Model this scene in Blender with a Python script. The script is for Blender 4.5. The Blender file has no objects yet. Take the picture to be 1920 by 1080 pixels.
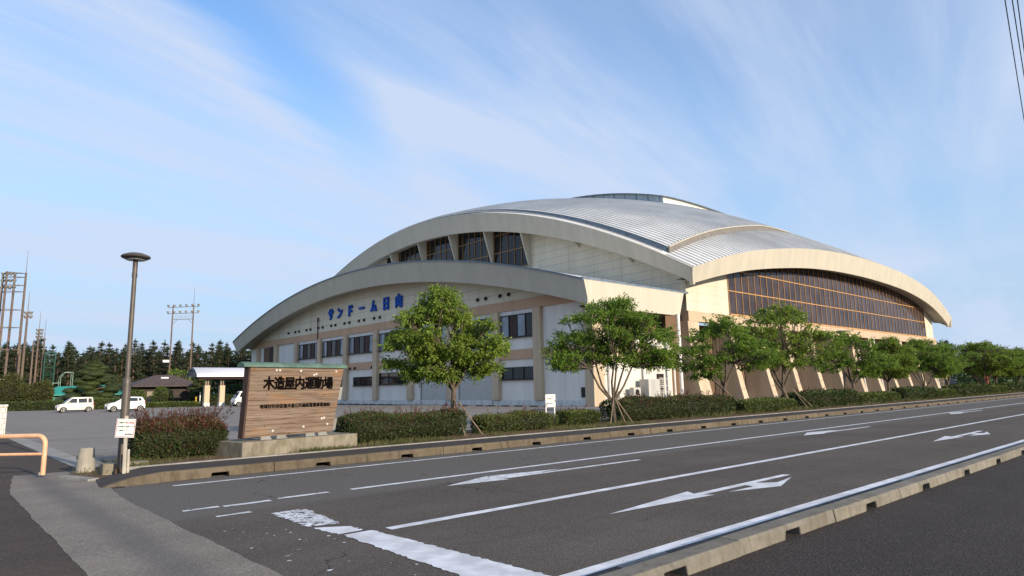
import bpy, bmesh, math, random
import numpy as np
from mathutils import Vector, Matrix

# ------------------------------------------------------------------ camera, world, sun, exposure
SC = bpy.context.scene
COL = SC.collection
R_ = ((0.7437874, 0.08763168, 0.66264696), (-0.66816614, 0.12459488, 0.73350537), (-0.01828411, -0.98833031, 0.15122462))
cam_d = bpy.data.cameras.new('camera')
cam = bpy.data.objects.new('camera', cam_d)
COL.objects.link(cam)
cam_d.sensor_width = 36
cam_d.lens = 1225 / 1920 * 36
cam_d.clip_start = 0.05
cam_d.clip_end = 6000
m4 = Matrix.Identity(4)
for i in range(3):
    m4[i][0], m4[i][1], m4[i][2] = R_[i][0], -R_[i][1], -R_[i][2]
m4[2][3] = 1.65
cam.matrix_world = m4
SC.camera = cam

SUN_EL, SUN_AZ = math.radians(17), math.radians(177)     # azimuth clockwise from +Y
w = bpy.data.worlds.new('World')
SC.world = w
w.use_nodes = True
nt = w.node_tree
nt.nodes.clear()
def wn(t, **k):
    n = nt.nodes.new(t)
    for a, b in k.items(): setattr(n, a, b)
    return n
def wm(op, a, b=None, c=None):
    n = wn('ShaderNodeMath', operation=op)
    for i, v in enumerate((a, b, c)):
        if v is None: continue
        if isinstance(v, (int, float)): n.inputs[i].default_value = v
        else: nt.links.new(v, n.inputs[i])
    return n.outputs[0]
sky = wn('ShaderNodeTexSky', sky_type='NISHITA', sun_disc=False, sun_elevation=SUN_EL, sun_rotation=SUN_AZ,
         air_density=1.0, dust_density=0.6, ozone_density=2.6)
tc = wn('ShaderNodeTexCoord')
sp = wn('ShaderNodeSeparateXYZ')
nt.links.new(tc.outputs['Generated'], sp.inputs[0])
zz = wm('ADD', wm('MAXIMUM', sp.outputs[2], 0.0), 0.10)
cx_ = wm('DIVIDE', sp.outputs[0], zz)
cy_ = wm('DIVIDE', sp.outputs[1], zz)
ca, sa = math.cos(math.radians(11)), math.sin(math.radians(11))
cu = wm('ADD', wm('MULTIPLY', cx_, ca), wm('MULTIPLY', cy_, sa))
cv = wm('SUBTRACT', wm('MULTIPLY', cy_, ca), wm('MULTIPLY', cx_, sa))
def cloud(su, sv, off, scale, det, rough, dist):
    cb = wn('ShaderNodeCombineXYZ')
    nt.links.new(wm('MULTIPLY', cu, su), cb.inputs[0])
    nt.links.new(wm('MULTIPLY', cv, sv), cb.inputs[1])
    cb.inputs[2].default_value = off
    n = wn('ShaderNodeTexNoise')
    n.inputs['Scale'].default_value = scale
    n.inputs['Detail'].default_value = det
    n.inputs['Roughness'].default_value = rough
    n.inputs['Distortion'].default_value = dist
    nt.links.new(cb.outputs[0], n.inputs['Vector'])
    return n.outputs['Fac']
def ramp(v, a, b):
    n = wn('ShaderNodeMapRange', interpolation_type='SMOOTHSTEP')
    nt.links.new(v, n.inputs[0])
    n.inputs[1].default_value, n.inputs[2].default_value = a, b
    return n.outputs[0]
c1 = ramp(cloud(0.35, 1.7, 21.9, 1.0, 7, 0.56, 0.5), 0.36, 0.70)      # long cirrus streaks
c2 = ramp(cloud(1.1, 4.6, 7.7, 1.1, 8, 0.62, 0.8), 0.40, 0.78)       # fine combed fibres
c3 = ramp(cloud(0.45, 0.6, 1.3, 1.0, 3, 0.5, 0.3), 0.30, 0.66)       # broad thin veil
gs = wm('SUBTRACT', wm('SUBTRACT', wm('MULTIPLY', cy_, 0.75), wm('MULTIPLY', cx_, 0.66)), 0.73)
gs = wm('ADD', gs, wm('MULTIPLY', wm('SUBTRACT', c1, 0.5), 0.10))
gt = wm('ADD', wm('MULTIPLY', cx_, 0.75), wm('MULTIPLY', cy_, 0.66))
gap = wm('MULTIPLY', ramp(wm('ABSOLUTE', gs), 0.20, 0.02), ramp(gt, 2.7, 1.5))   # clear blue lane in the veil
cm = wm('ADD', wm('MULTIPLY', c1, 0.62), wm('ADD', wm('MULTIPLY', c2, 0.20), wm('MULTIPLY', c3, 0.36)))
cm = wm('ADD', cm, 0.12)
cm = wm('MULTIPLY', cm, wm('SUBTRACT', 1.0, wm('MULTIPLY', gap, 0.86)))
cm = wm('MINIMUM', cm, 0.92)
hz = wm('MULTIPLY', ramp(sp.outputs[2], 0.50, 0.03), 0.92)          # paler air towards the horizon
cm = wm('MINIMUM', cm, 0.95)
mx = wn('ShaderNodeMix', data_type='RGBA')
nt.links.new(cm, mx.inputs[0])
gain = wn('ShaderNodeMix', data_type='RGBA', blend_type='MULTIPLY')
gain.inputs[0].default_value = 1.0
nt.links.new(sky.outputs[0], gain.inputs[6])
gain.inputs[7].default_value = (1.08, 1.30, 1.46, 1)
hm = wn('ShaderNodeMix', data_type='RGBA')
nt.links.new(hz, hm.inputs[0]); nt.links.new(gain.outputs[2], hm.inputs[6]); hm.inputs[7].default_value = (2.3, 3.2, 4.3, 1)
nt.links.new(hm.outputs[2], mx.inputs[6])
mx.inputs[7].default_value = (3.3, 3.85, 4.9, 1)
bg = wn('ShaderNodeBackground')
nt.links.new(mx.outputs[2], bg.inputs[0])
bg.inputs[1].default_value = 0.10
wo = wn('ShaderNodeOutputWorld')
nt.links.new(bg.outputs[0], wo.inputs[0])

sd = bpy.data.lights.new('sun', 'SUN')
sd.energy = 3.1
sd.angle = math.radians(0.6)
sd.color = (1.0, 0.86, 0.68)
sun = bpy.data.objects.new('sun', sd)
COL.objects.link(sun)
sdir = Vector((math.sin(SUN_AZ) * math.cos(SUN_EL), math.cos(SUN_AZ) * math.cos(SUN_EL), math.sin(SUN_EL)))
sun.rotation_euler = sdir.to_track_quat('Z', 'Y').to_euler()
sun.location = (0, -30, 40)
SC.view_settings.view_transform = 'Standard'
SC.view_settings.look = 'None'
SC.view_settings.exposure = 0.92
SC.view_settings.gamma = 1
SC.render.engine = 'CYCLES'
SC.cycles.max_bounces = 6
SC.cycles.transparent_max_bounces = 8

rnd = random.Random(7)
rng = np.random.default_rng(11)

# ------------------------------------------------------------------ materials
class NT:
    def __init__(s, name):
        s.m = bpy.data.materials.new(name)
        s.m.use_nodes = True
        s.t = s.m.node_tree
        s.p = s.t.nodes['Principled BSDF']
        s.out = s.t.nodes['Material Output']
    def n(s, t, **k):
        x = s.t.nodes.new(t)
        for a, b in k.items(): setattr(x, a, b)
        return x
    def l(s, a, b): s.t.links.new(a, b)
    def v(s, sock, val):
        if hasattr(val, 'is_output') or isinstance(val, bpy.types.NodeSocket): s.l(val, sock)
        else: sock.default_value = val
    def math(s, op, a, b=0.0, c=0.0):
        x = s.n('ShaderNodeMath', operation=op)
        s.v(x.inputs[0], a); s.v(x.inputs[1], b); s.v(x.inputs[2], c)
        return x.outputs[0]
    def obj(s):
        if not hasattr(s, '_o'): s._o = s.n('ShaderNodeTexCoord').outputs['Object']
        return s._o
    def mapped(s, sc=(1, 1, 1), rot=(0, 0, 0)):
        x = s.n('ShaderNodeMapping')
        x.inputs['Scale'].default_value = sc
        x.inputs['Rotation'].default_value = rot
        s.l(s.obj(), x.inputs[0])
        return x.outputs[0]
    def noise(s, scale, det=4, rough=0.55, vec=None, dist=0.0):
        x = s.n('ShaderNodeTexNoise')
        x.inputs['Scale'].default_value = scale
        x.inputs['Detail'].default_value = det
        x.inputs['Roughness'].default_value = rough
        x.inputs['Distortion'].default_value = dist
        s.l(vec or s.obj(), x.inputs['Vector'])
        return x.outputs['Fac']
    def rng(s, v, a, b, c=0.0, d=1.0, smooth=True):
        x = s.n('ShaderNodeMapRange', interpolation_type='SMOOTHSTEP' if smooth else 'LINEAR')
        s.v(x.inputs[0], v)
        for i, q in enumerate((a, b, c, d)): x.inputs[i + 1].default_value = q
        return x.outputs[0]
    def mix(s, f, a, b, mode='MIX'):
        x = s.n('ShaderNodeMix', data_type='RGBA', blend_type=mode)
        s.v(x.inputs[0], f)
        for i, q in ((6, a), (7, b)):
            if isinstance(q, tuple): x.inputs[i].default_value = q + (1,) if len(q) == 3 else q
            else: s.l(q, x.inputs[i])
        return x.outputs[2]
    def bump(s, h, strength=0.3, dist=0.02):
        x = s.n('ShaderNodeBump')
        x.inputs['Strength'].default_value = strength
        x.inputs['Distance'].default_value = dist
        s.l(h, x.inputs['Height'])
        s.l(x.outputs[0], s.p.inputs['Normal'])
    def fin(s, col=None, rough=0.6, metal=0.0, spec=0.5):
        if col is not None:
            if isinstance(col, tuple): s.p.inputs['Base Color'].default_value = col + (1,)
            else: s.l(col, s.p.inputs['Base Color'])
        s.v(s.p.inputs['Roughness'], rough)
        s.p.inputs['Metallic'].default_value = metal
        s.p.inputs['Specular IOR Level'].default_value = spec
        return s.m

def sc3(c, f): return tuple(x * f for x in c)
def plain(name, c, rough=0.6, metal=0.0, var=0.12, scale=1.5, bump=0.0, bscale=40, spec=0.4, streak=False):
    k = NT(name)
    vec = k.mapped((1, 1, 0.12)) if streak else None
    f = k.rng(k.noise(scale, 5, 0.6, vec), 0.3, 0.7)
    col = k.mix(f, sc3(c, 1 - var), sc3(c, 1 + var))
    if bump: k.bump(k.noise(bscale, 3, 0.6), bump, 0.01)
    return k.fin(col, rough, metal, spec)

def asphalt(name, c, grit=0.45, scale=70, patch=0.18, spec=0.25):
    k = NT(name)
    big = k.rng(k.noise(0.35, 4, 0.6), 0.3, 0.72)
    mid = k.noise(5, 5, 0.65)
    lane = k.rng(k.noise(1.0, 3, 0.5, k.mapped((0.05, 1.1, 1))), 0.35, 0.7)
    col = k.mix(big, sc3(c, 1 - patch), sc3(c, 1 + patch))
    col = k.mix(k.math('MULTIPLY', lane, 0.5), col, sc3(c, 0.68))
    g = k.n('ShaderNodeTexVoronoi'); g.inputs['Scale'].default_value = scale
    k.l(k.obj(), g.inputs['Vector'])
    bw = k.n('ShaderNodeSeparateColor'); k.l(g.outputs['Color'], bw.inputs[0])
    col = k.mix(k.math('MULTIPLY', k.rng(bw.outputs[0], 0.55, 1.0), grit), col, sc3(c, 2.1))
    col = k.mix(k.math('MULTIPLY', k.rng(bw.outputs[1], 0.6, 1.0), grit), col, sc3(c, 0.45))
    col = k.mix(k.math('MULTIPLY', k.rng(mid, 0.45, 0.7), 0.25), col, sc3(c, 0.75))
    h = k.math('ADD', g.outputs['Distance'], k.math('MULTIPLY', k.noise(150, 2), 0.5))
    k.bump(h, 0.55, 0.012)
    return k, col

def asphalt_mat(name, c, **kw):
    k, col = asphalt(name, c, **kw)
    return k.fin(col, 0.92, 0, 0.2)

def road_mat():
    k, ca = asphalt('road_asphalt', (0.104, 0.086, 0.072))
    xyz = k.n('ShaderNodeSeparateXYZ'); k.l(k.obj(), xyz.inputs[0])
    y = k.math('ADD', xyz.outputs[1], k.math('MULTIPLY', k.noise(0.8, 4), 0.5))
    ns = k.noise(30, 4, 0.7)
    grey = k.mix(k.rng(ns, 0.35, 0.65), (0.092, 0.082, 0.072), (0.150, 0.136, 0.121))
    col = k.mix(k.rng(y, 9.75, 10.15), ca, grey)
    # gutter dust next to the far kerb and a paler worn corner by the crossing
    dust = k.math('MULTIPLY', k.rng(xyz.outputs[1], 13.45, 13.95), k.rng(k.noise(2.5, 4), 0.35, 0.6))
    col = k.mix(k.math('MULTIPLY', dust, 0.6), col, (0.12, 0.105, 0.085))
    # long hairline cracks
    cr = k.n('ShaderNodeTexVoronoi', feature='DISTANCE_TO_EDGE'); cr.inputs['Scale'].default_value = 0.42
    mp = k.mapped((1, 0.55, 1))
    wv = k.n('ShaderNodeVectorMath', operation='ADD')
    nz = k.n('ShaderNodeTexNoise'); nz.inputs['Scale'].default_value = 1.7; nz.inputs['Detail'].default_value = 5
    k.l(mp, nz.inputs['Vector']); k.l(mp, wv.inputs[0]); k.l(nz.outputs['Color'], wv.inputs[1])
    k.l(wv.outputs[0], cr.inputs['Vector'])
    crack = k.math('MULTIPLY', k.rng(cr.outputs['Distance'], 0.006, 0.0), k.rng(k.noise(0.5, 3), 0.5, 0.6))
    col = k.mix(k.math('MULTIPLY', crack, 0.75), col, (0.015, 0.014, 0.013))
    return k.fin(col, 0.9, 0, 0.22)

def paint_mat(name, wear):
    k = NT(name)
    ns = k.noise(9, 7, 0.72)
    fine = k.noise(60, 4, 0.7)
    f = k.rng(k.math('ADD', ns, k.math('MULTIPLY', fine, 0.35)), wear, wear + 0.05)
    white = k.mix(k.rng(k.noise(3, 5), 0.35, 0.7), (0.52, 0.52, 0.53), (0.74, 0.74, 0.76))
    col = k.mix(f, white, (0.065, 0.058, 0.054))
    k.bump(fine, 0.25, 0.006)
    return k.fin(col, 0.75, 0, 0.3)

def concrete(name, c, moss=0.3, stain=0.45):
    k = NT(name)
    a = k.rng(k.noise(1.3, 6, 0.65), 0.3, 0.7)
    b = k.rng(k.noise(7, 6, 0.7, k.mapped((1, 1, 0.35))), 0.42, 0.68)
    col = k.mix(a, sc3(c, 0.78), sc3(c, 1.18))
    col = k.mix(k.math('MULTIPLY', b, stain), col, (c[0] * 0.4, c[1] * 0.36, c[2] * 0.3))
    d = k.rng(k.noise(2.3, 5, 0.6), 0.52, 0.7)
    col = k.mix(k.math('MULTIPLY', d, moss), col, (0.11, 0.10, 0.045))
    e = k.rng(k.noise(18, 5, 0.7), 0.64, 0.7)
    col = k.mix(k.math('MULTIPLY', e, 0.5), col, sc3(c, 1.6))
    g = k.n('ShaderNodeNewGeometry'); r_ = g.outputs['Random Per Island']
    col = k.mix(k.math('MULTIPLY', r_, 0.28), col, sc3(c, 0.55))
    k.bump(k.noise(55, 5, 0.7), 0.4, 0.012)
    return k.fin(col, 0.88, 0, 0.25)

def leaf_mat(name, c1, c2, c3=None, trans=0.35, rough=0.55):
    k = NT(name)
    g = k.n('ShaderNodeNewGeometry')
    r = g.outputs['Random Per Island']
    col = k.mix(k.rng(r, 0, 1, smooth=False), c1, c2)
    if c3: col = k.mix(k.rng(k.math('FRACT', k.math('MULTIPLY', r, 37.7)), 0.72, 1.0), col, c3)
    col = k.mix(k.math('MULTIPLY', k.rng(k.noise(1.1, 2), 0.35, 0.65), 0.35), col, sc3(c1, 0.7))
    k.fin(col, rough, 0, 0.35)
    if trans:
        t = k.n('ShaderNodeBsdfTranslucent'); k.l(col, t.inputs[0])
        mixs = k.n('ShaderNodeMixShader'); mixs.inputs[0].default_value = trans
        k.l(k.p.outputs[0], mixs.inputs[1]); k.l(t.outputs[0], mixs.inputs[2])
        k.l(mixs.outputs[0], k.out.inputs[0])
    return k.m

def panel_mat(name, c, wz, wy, lw=0.012, axis=1, var=0.06, dirt=0.12):
    """wall cladding with joints: wz courses high, wy wide along axis"""
    k = NT(name)
    xyz = k.n('ShaderNodeSeparateXYZ'); k.l(k.obj(), xyz.inputs[0])
    def line(v, p):
        f = k.math('ABSOLUTE', k.math('SUBTRACT', k.math('FRACT', k.math('DIVIDE', v, p)), 0.5))
        return k.rng(f, 0.5 - lw / p, 0.5 - lw * 0.6 / p)
    h = xyz.outputs[axis]
    j = line(h, wy)
    if wz: j = k.math('MAXIMUM', line(xyz.outputs[2], wz), j)
    big = k.rng(k.noise(0.5, 4, 0.6, k.mapped((1, 1, 0.25))), 0.3, 0.7)
    col = k.mix(big, sc3(c, 1 - var), sc3(c, 1 + var))
    st = k.rng(k.noise(1.8, 5, 0.65, k.mapped((1.5, 1.5, 0.08))), 0.5, 0.75)
    col = k.mix(k.math('MULTIPLY', st, dirt), col, sc3(c, 0.55))
    col = k.mix(k.math('MULTIPLY', j, 0.7), col, sc3(c, 0.3))
    k.bump(k.math('MULTIPLY', j, -1.0), 0.5, 0.01)
    return k.fin(col, 0.65, 0, 0.3)

def wood_sign_mat():
    k = NT('weathered_cedar')
    xyz = k.n('ShaderNodeSeparateXYZ'); k.l(k.obj(), xyz.inputs[0])
    pz = k.math('DIVIDE', xyz.outputs[2], 0.118)
    idx = k.math('FLOOR', pz)
    wn_ = k.n('ShaderNodeTexWhiteNoise', noise_dimensions='1D'); k.l(idx, wn_.inputs['W'])
    fr = k.math('ABSOLUTE', k.math('SUBTRACT', k.math('FRACT', pz), 0.5))
    seam = k.rng(fr, 0.465, 0.495)
    cb = k.n('ShaderNodeCombineXYZ')
    k.l(k.math('ADD', k.math('MULTIPLY', xyz.outputs[0], 0.9), k.math('MULTIPLY', wn_.outputs[0], 31.0)), cb.inputs[0])
    k.l(k.math('MULTIPLY', xyz.outputs[2], 22.0), cb.inputs[2])
    g = k.noise(2.2, 7, 0.7, cb.outputs[0], 0.6)
    g2 = k.noise(0.7, 4, 0.6, cb.outputs[0])
    col = k.mix(k.rng(g, 0.33, 0.68), (0.07, 0.042, 0.026), (0.235, 0.168, 0.115))
    col = k.mix(k.math('MULTIPLY', k.rng(g2, 0.4, 0.65), 0.6), col, (0.27, 0.21, 0.16))
    orange = k.math('MULTIPLY', k.rng(k.noise(1.3, 4, 0.6, k.mapped((0.6, 1, 2.6))), 0.5, 0.66), 0.45)
    col = k.mix(orange, col, (0.33, 0.15, 0.052))
    col = k.mix(k.math('MULTIPLY', wn_.outputs[0], 0.35), col, (0.16, 0.10, 0.07))
    vk = k.n('ShaderNodeTexVoronoi'); vk.inputs['Scale'].default_value = 3.2; k.l(k.mapped((1, 1, 1.7)), vk.inputs['Vector'])
    col = k.mix(k.rng(vk.outputs['Distance'], 0.085, 0.05), col, (0.035, 0.02, 0.013))
    col = k.mix(k.math('MULTIPLY', seam, 0.85), col, (0.03, 0.018, 0.012))
    k.bump(k.math('SUBTRACT', k.math('MULTIPLY', g, 0.4), seam), 0.6, 0.01)
    return k.fin(col, 0.8, 0, 0.25)

def roof_mat():
    k = NT('roof_metal')
    a = k.rng(k.noise(0.25, 5, 0.6), 0.3, 0.7)
    b = k.rng(k.noise(1.2, 5, 0.65, k.mapped((3, 0.25, 1))), 0.45, 0.75)
    col = k.mix(a, (0.58, 0.575, 0.555), (0.70, 0.69, 0.665))
    col = k.mix(k.math('MULTIPLY', b, 0.16), col, (0.42, 0.42, 0.41))
    return k.fin(col, 0.6, 0.0, 0.35)

def glass_mat(name, c, rough=0.06, spec=0.6):
    k = NT(name)
    f = k.rng(k.noise(0.35, 3), 0.35, 0.65)
    col = k.mix(f, sc3(c, 0.7), sc3(c, 1.35))
    k.bump(k.noise(0.9, 2), 0.05, 0.02)
    return k.fin(col, rough, 0, spec)

M = {}
M['road'] = road_mat()
M['sidewalk'] = asphalt_mat('sidewalk_asphalt', (0.050, 0.041, 0.036), grit=0.55, scale=60)
M['far_walk'] = asphalt_mat('far_walk_asphalt', (0.062, 0.054, 0.050), grit=0.4, scale=60)
M['side_road'] = asphalt_mat('side_road_asphalt', (0.078, 0.060, 0.048), grit=0.45)
M['lot'] = asphalt_mat('lot_asphalt', (0.235, 0.210, 0.188), grit=0.3, scale=40, patch=0.12)
def apron_mat():
    k, col = asphalt('trench_asphalt', (0.225, 0.192, 0.160), grit=0.25, scale=45, patch=0.12)
    xyz = k.n('ShaderNodeSeparateXYZ'); k.l(k.obj(), xyz.inputs[0])
    yv = k.math('ADD', xyz.outputs[1], k.math('MULTIPLY', k.noise(1.4, 5, 0.6), 1.0))
    wv = k.math('ABSOLUTE', k.math('SUBTRACT', k.math('FRACT', k.math('DIVIDE', yv, 0.83)), 0.5))
    cr = k.math('MULTIPLY', k.rng(wv, 0.012, 0.003), k.rng(k.noise(1.1, 3), 0.47, 0.53))
    col = k.mix(k.math('MULTIPLY', cr, 0.7), col, (0.23, 0.22, 0.21))
    dark_band = k.rng(k.math('ABSOLUTE', k.math('SUBTRACT', k.math('ADD', xyz.outputs[0], k.math('MULTIPLY', k.noise(0.4, 2), 0.35)), 2.15)), 0.34, 0.05)
    col = k.mix(k.math('MULTIPLY', dark_band, 0.45), col, (0.075, 0.075, 0.08))  # darker grey band running lengthwise along the strip
    return k.fin(col, 0.88, 0, 0.25)
M['apron'] = apron_mat()
M['soil'] = plain('planting_soil', (0.115, 0.066, 0.034), 0.95, var=0.4, scale=4, bump=0.8, bscale=30)
M['earth'] = plain('grassy_ground', (0.06, 0.065, 0.03), 0.95, var=0.4, scale=0.4, bump=0.5, bscale=8)
M['kerb'] = concrete('kerb_concrete', (0.132, 0.104, 0.072), moss=0.45, stain=.65)
M['kerb2'] = concrete('near_kerb_concrete', (0.20, 0.18, 0.145), moss=0.35, stain=0.5)
M['gutter'] = concrete('gutter_concrete', (0.095, 0.09, 0.085), moss=0.1, stain=0.6)
M['pedestal'] = concrete('pedestal_concrete', (0.25, 0.22, 0.165), moss=0.5, stain=0.5)
M['edging'] = concrete('edging_concrete', (0.33, 0.31, 0.28), moss=0.15)
M['paint'] = paint_mat('road_paint', 0.84)
M['paint_worn'] = paint_mat('worn_road_paint', 0.745)
M['paint_old'] = paint_mat('old_road_paint', 0.68)
M['dark'] = plain('dark_void', (0.012, 0.011, 0.010), 0.9)
M['fascia'] = plain('fascia_panel', (0.50, 0.455, 0.365), 0.6, var=0.06, scale=0.9, streak=True, spec=0.3)
M['soffit'] = plain('soffit_board', (0.40, 0.375, 0.32), 0.8, var=0.06)
M['roof'] = roof_mat()
M['edge_grey'] = plain('shaded_edge_steel', (0.17, 0.155, 0.135), 0.7)  # grey with the shadow below the shell rim put into the colour
M['gutter_blue'] = plain('gutter_steel', (0.14, 0.18, 0.22), 0.45, 0.3, var=0.15)
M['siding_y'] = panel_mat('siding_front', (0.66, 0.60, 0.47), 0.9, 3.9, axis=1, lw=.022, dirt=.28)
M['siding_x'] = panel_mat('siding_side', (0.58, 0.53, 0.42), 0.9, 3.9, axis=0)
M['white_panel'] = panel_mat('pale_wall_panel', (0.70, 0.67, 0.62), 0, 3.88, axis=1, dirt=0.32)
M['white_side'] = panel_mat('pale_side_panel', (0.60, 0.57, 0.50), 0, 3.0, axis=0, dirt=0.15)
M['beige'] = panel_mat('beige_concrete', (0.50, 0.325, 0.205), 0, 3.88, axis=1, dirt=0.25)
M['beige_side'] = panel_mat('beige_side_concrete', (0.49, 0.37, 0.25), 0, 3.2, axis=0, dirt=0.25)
M['beige_plain'] = plain('beige_render', (0.49, 0.385, 0.265), 0.8, var=0.12, scale=0.8, streak=True, bump=0.2)
M['recess'] = plain('brown_recess', (0.155, 0.095, 0.055), 0.85, var=0.15, scale=0.8, streak=True)  # brown wall colour, darkened to stand for the shade inside the recesses
M['plinth'] = plain('plinth_concrete', (0.58, 0.58, 0.56), 0.8, var=0.12, scale=2, streak=True)
M['frame_dark'] = plain('dark_bronze', (0.022, 0.018, 0.016), 0.45, 0.3)
M['gold'] = plain('gold_mullion', (0.50, 0.27, 0.09), 0.5, 0.0)
M['gold_dim'] = plain('dull_gold_mullion', (0.27, 0.16, 0.07), 0.55)
M['glass_hall'] = glass_mat('hall_glass', (0.045, 0.033, 0.034), 0.12, 0.22)
M['glass_bay'] = glass_mat('bay_glass', (0.018, 0.020, 0.026), 0.05, 0.5)
M['glass_dark'] = glass_mat('dark_glass', (0.012, 0.012, 0.014), 0.06, 0.35)
M['glass_pale'] = glass_mat('pale_glass', (0.17, 0.20, 0.25), 0.06, 0.6)
M['curtain'] = plain('curtain_brown', (0.055, 0.035, 0.03), 0.8, var=0.3, scale=3)
def shutter_mat():
    k = NT('shutter_steel')
    xyz = k.n('ShaderNodeSeparateXYZ'); k.l(k.obj(), xyz.inputs[0])
    f = k.math('FRACT', k.math('DIVIDE', xyz.outputs[2], 0.13))
    g = k.rng(k.math('ABSOLUTE', k.math('SUBTRACT', f, 0.5)), 0.36, 0.5)
    col = k.mix(k.math('MULTIPLY', g, 0.6), (0.47, 0.47, 0.45), (0.16, 0.16, 0.15))
    col = k.mix(k.math('MULTIPLY', k.rng(k.noise(1.5, 5), 0.45, 0.7), 0.3), col, (0.33, 0.32, 0.30))
    k.bump(k.math('MULTIPLY', g, -1), 0.6, 0.02)
    return k.fin(col, 0.55, 0.2, 0.4)
M['shutter'] = shutter_mat()
M['blue'] = plain('blue_letter', (0.004, 0.075, 0.42), 0.6, var=0.1, spec=.2)
M['pipe_white'] = plain('white_pipe', (0.66, 0.62, 0.58), 0.5)
M['pipe_dark'] = plain('dark_pipe', (0.10, 0.07, 0.055), 0.5)
M['lantern'] = plain('lantern_panel', (0.36, 0.43, 0.47), 0.35, 0.1, var=0.15)
M['ivory'] = plain('ivory_panel', (0.70, 0.66, 0.55), 0.6, var=0.05)
M['wood'] = wood_sign_mat()
M['wood_dark'] = plain('dark_stained_wood', (0.055, 0.028, 0.02), 0.75, var=0.3, scale=3)
M['copper'] = plain('verdigris_copper', (0.088, 0.148, 0.115), 0.65, 0.1, var=0.25, scale=3, spec=0.4)
M['letter_black'] = plain('black_letter', (0.005, 0.004, 0.004), 0.95, spec=0.02)
M['steel'] = plain('galvanised_steel', (0.30, 0.29, 0.26), 0.5, 0.4, var=0.15)
M['bolt_white'] = plain('white_bolt_cap', (0.52, 0.48, 0.42), 0.6)
M['lamp'] = plain('bronze_lamp_paint', (0.10, 0.085, 0.072), 0.5, 0.25, var=0.15, scale=4)
M['lamp_glass'] = plain('lamp_lens', (0.35, 0.35, 0.33), 0.3)
M['sign_white'] = plain('sign_white', (0.74, 0.72, 0.68), 0.5, var=0.06)
M['unit_grey'] = plain('unit_grey', (0.42, 0.41, 0.38), 0.6, streak=True)
M['sign_border'] = plain('sign_pink_border', (0.42, 0.09, 0.13), 0.6)
M['text_green'] = plain('text_green', (0.015, 0.12, 0.06), 0.6)
M['text_red'] = plain('text_red', (0.45, 0.02, 0.05), 0.6)
M['text_grey'] = plain('text_grey', (0.08, 0.11, 0.08), 0.6)
M['post_wood'] = plain('weathered_white_post', (0.50, 0.45, 0.37), 0.85, var=0.3, scale=5, streak=True)
M['rail'] = plain('salmon_rail_paint', (0.66, 0.38, 0.22), 0.45, var=0.1, scale=5)
M['granite'] = concrete('bollard_stone', (0.36, 0.33, 0.27), moss=0.25, stain=0.35)
def tile_mat():
    k = NT('pale_tile')
    b = k.n('ShaderNodeTexBrick')
    k.l(k.mapped((1, 1, 1), (math.radians(90), 0, 0)), b.inputs['Vector'])
    b.inputs['Color1'].default_value = (0.62, 0.58, 0.52, 1); b.inputs['Color2'].default_value = (0.52, 0.49, 0.44, 1)
    b.inputs['Mortar'].default_value = (0.24, 0.21, 0.18, 1)
    b.inputs['Scale'].default_value = 1.0; b.inputs['Brick Width'].default_value = 0.20; b.inputs['Row Height'].default_value = 0.24
    b.inputs['Mortar Size'].default_value = 0.012
    return k.fin(b.outputs['Color'], 0.6)
M['tile'] = tile_mat()
M['bark'] = plain('grey_bark', (0.105, 0.080, 0.056), 0.9, var=0.35, scale=6, bump=0.8, bscale=22)
M['bark_pine'] = plain('pine_bark', (0.14, 0.088, 0.06), 0.9, var=0.35, scale=2)
M['pole_rust'] = plain('concrete_pole', (0.14, 0.10, 0.076), 0.8, var=0.25, scale=0.6)
M['pole_wood'] = plain('round_stake', (0.20, 0.15, 0.10), 0.85, var=0.25, scale=5)
M['leaf_street'] = leaf_mat('street_leaf', (0.11, 0.18, 0.020), (0.21, 0.30, 0.036), (0.36, 0.42, 0.06), .42)
M['leaf_street_b'] = leaf_mat('street_leaf_deep', (0.11, 0.195, 0.022), (0.19, 0.30, 0.038), (0.29, 0.39, 0.055), .48)
M['leaf_hedge'] = leaf_mat('hedge_leaf', (0.035, 0.06, 0.014), (0.075, 0.115, 0.026), (0.10, 0.085, 0.03), 0.25)
M['leaf_red'] = leaf_mat('red_tip_leaf', (0.09, 0.03, 0.022), (0.16, 0.055, 0.035), (0.10, 0.10, 0.04), 0.25)
M['leaf_green_hedge'] = leaf_mat('box_hedge_leaf', (0.06, 0.09, 0.018), (0.11, 0.15, 0.03), (0.16, 0.17, 0.045), 0.25)
M['hedge_core'] = plain('hedge_twigs', (0.022, 0.020, 0.010), 0.95, var=0.4, scale=8, bump=1.0, bscale=25)
M['leaf_pine'] = leaf_mat('pine_needle', (0.014, 0.024, 0.010), (0.034, 0.050, 0.018), (0.05, 0.065, 0.02), 0.1)
M['leaf_topiary'] = leaf_mat('topiary_needle', (0.030, 0.045, 0.013), (0.062, 0.085, 0.022), None, 0.1)
M['leaf_dark'] = leaf_mat('far_leaf', (0.030, 0.060, 0.015), (0.055, 0.095, 0.022), None, 0.2)
M['leaf_bush'] = leaf_mat('bush_leaf', (0.055, 0.07, 0.018), (0.09, 0.10, 0.026), (0.12, 0.09, 0.03), 0.2)
M['grass'] = leaf_mat('grass_blade', (0.065, 0.085, 0.02), (0.13, 0.135, 0.04), (0.20, 0.14, 0.07), 0.3)
M['car_beige'] = plain('pearl_beige_paint', (0.66, 0.60, 0.52), 0.25, 0.15, var=0.03)
M['car_white'] = plain('white_car_paint', (0.74, 0.73, 0.71), 0.25, 0.0, var=0.03)
M['car_black'] = plain('black_car_paint', (0.012, 0.012, 0.014), 0.15, 0.0)
M['car_glass'] = glass_mat('car_glass', (0.02, 0.025, 0.028), 0.05)
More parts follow.
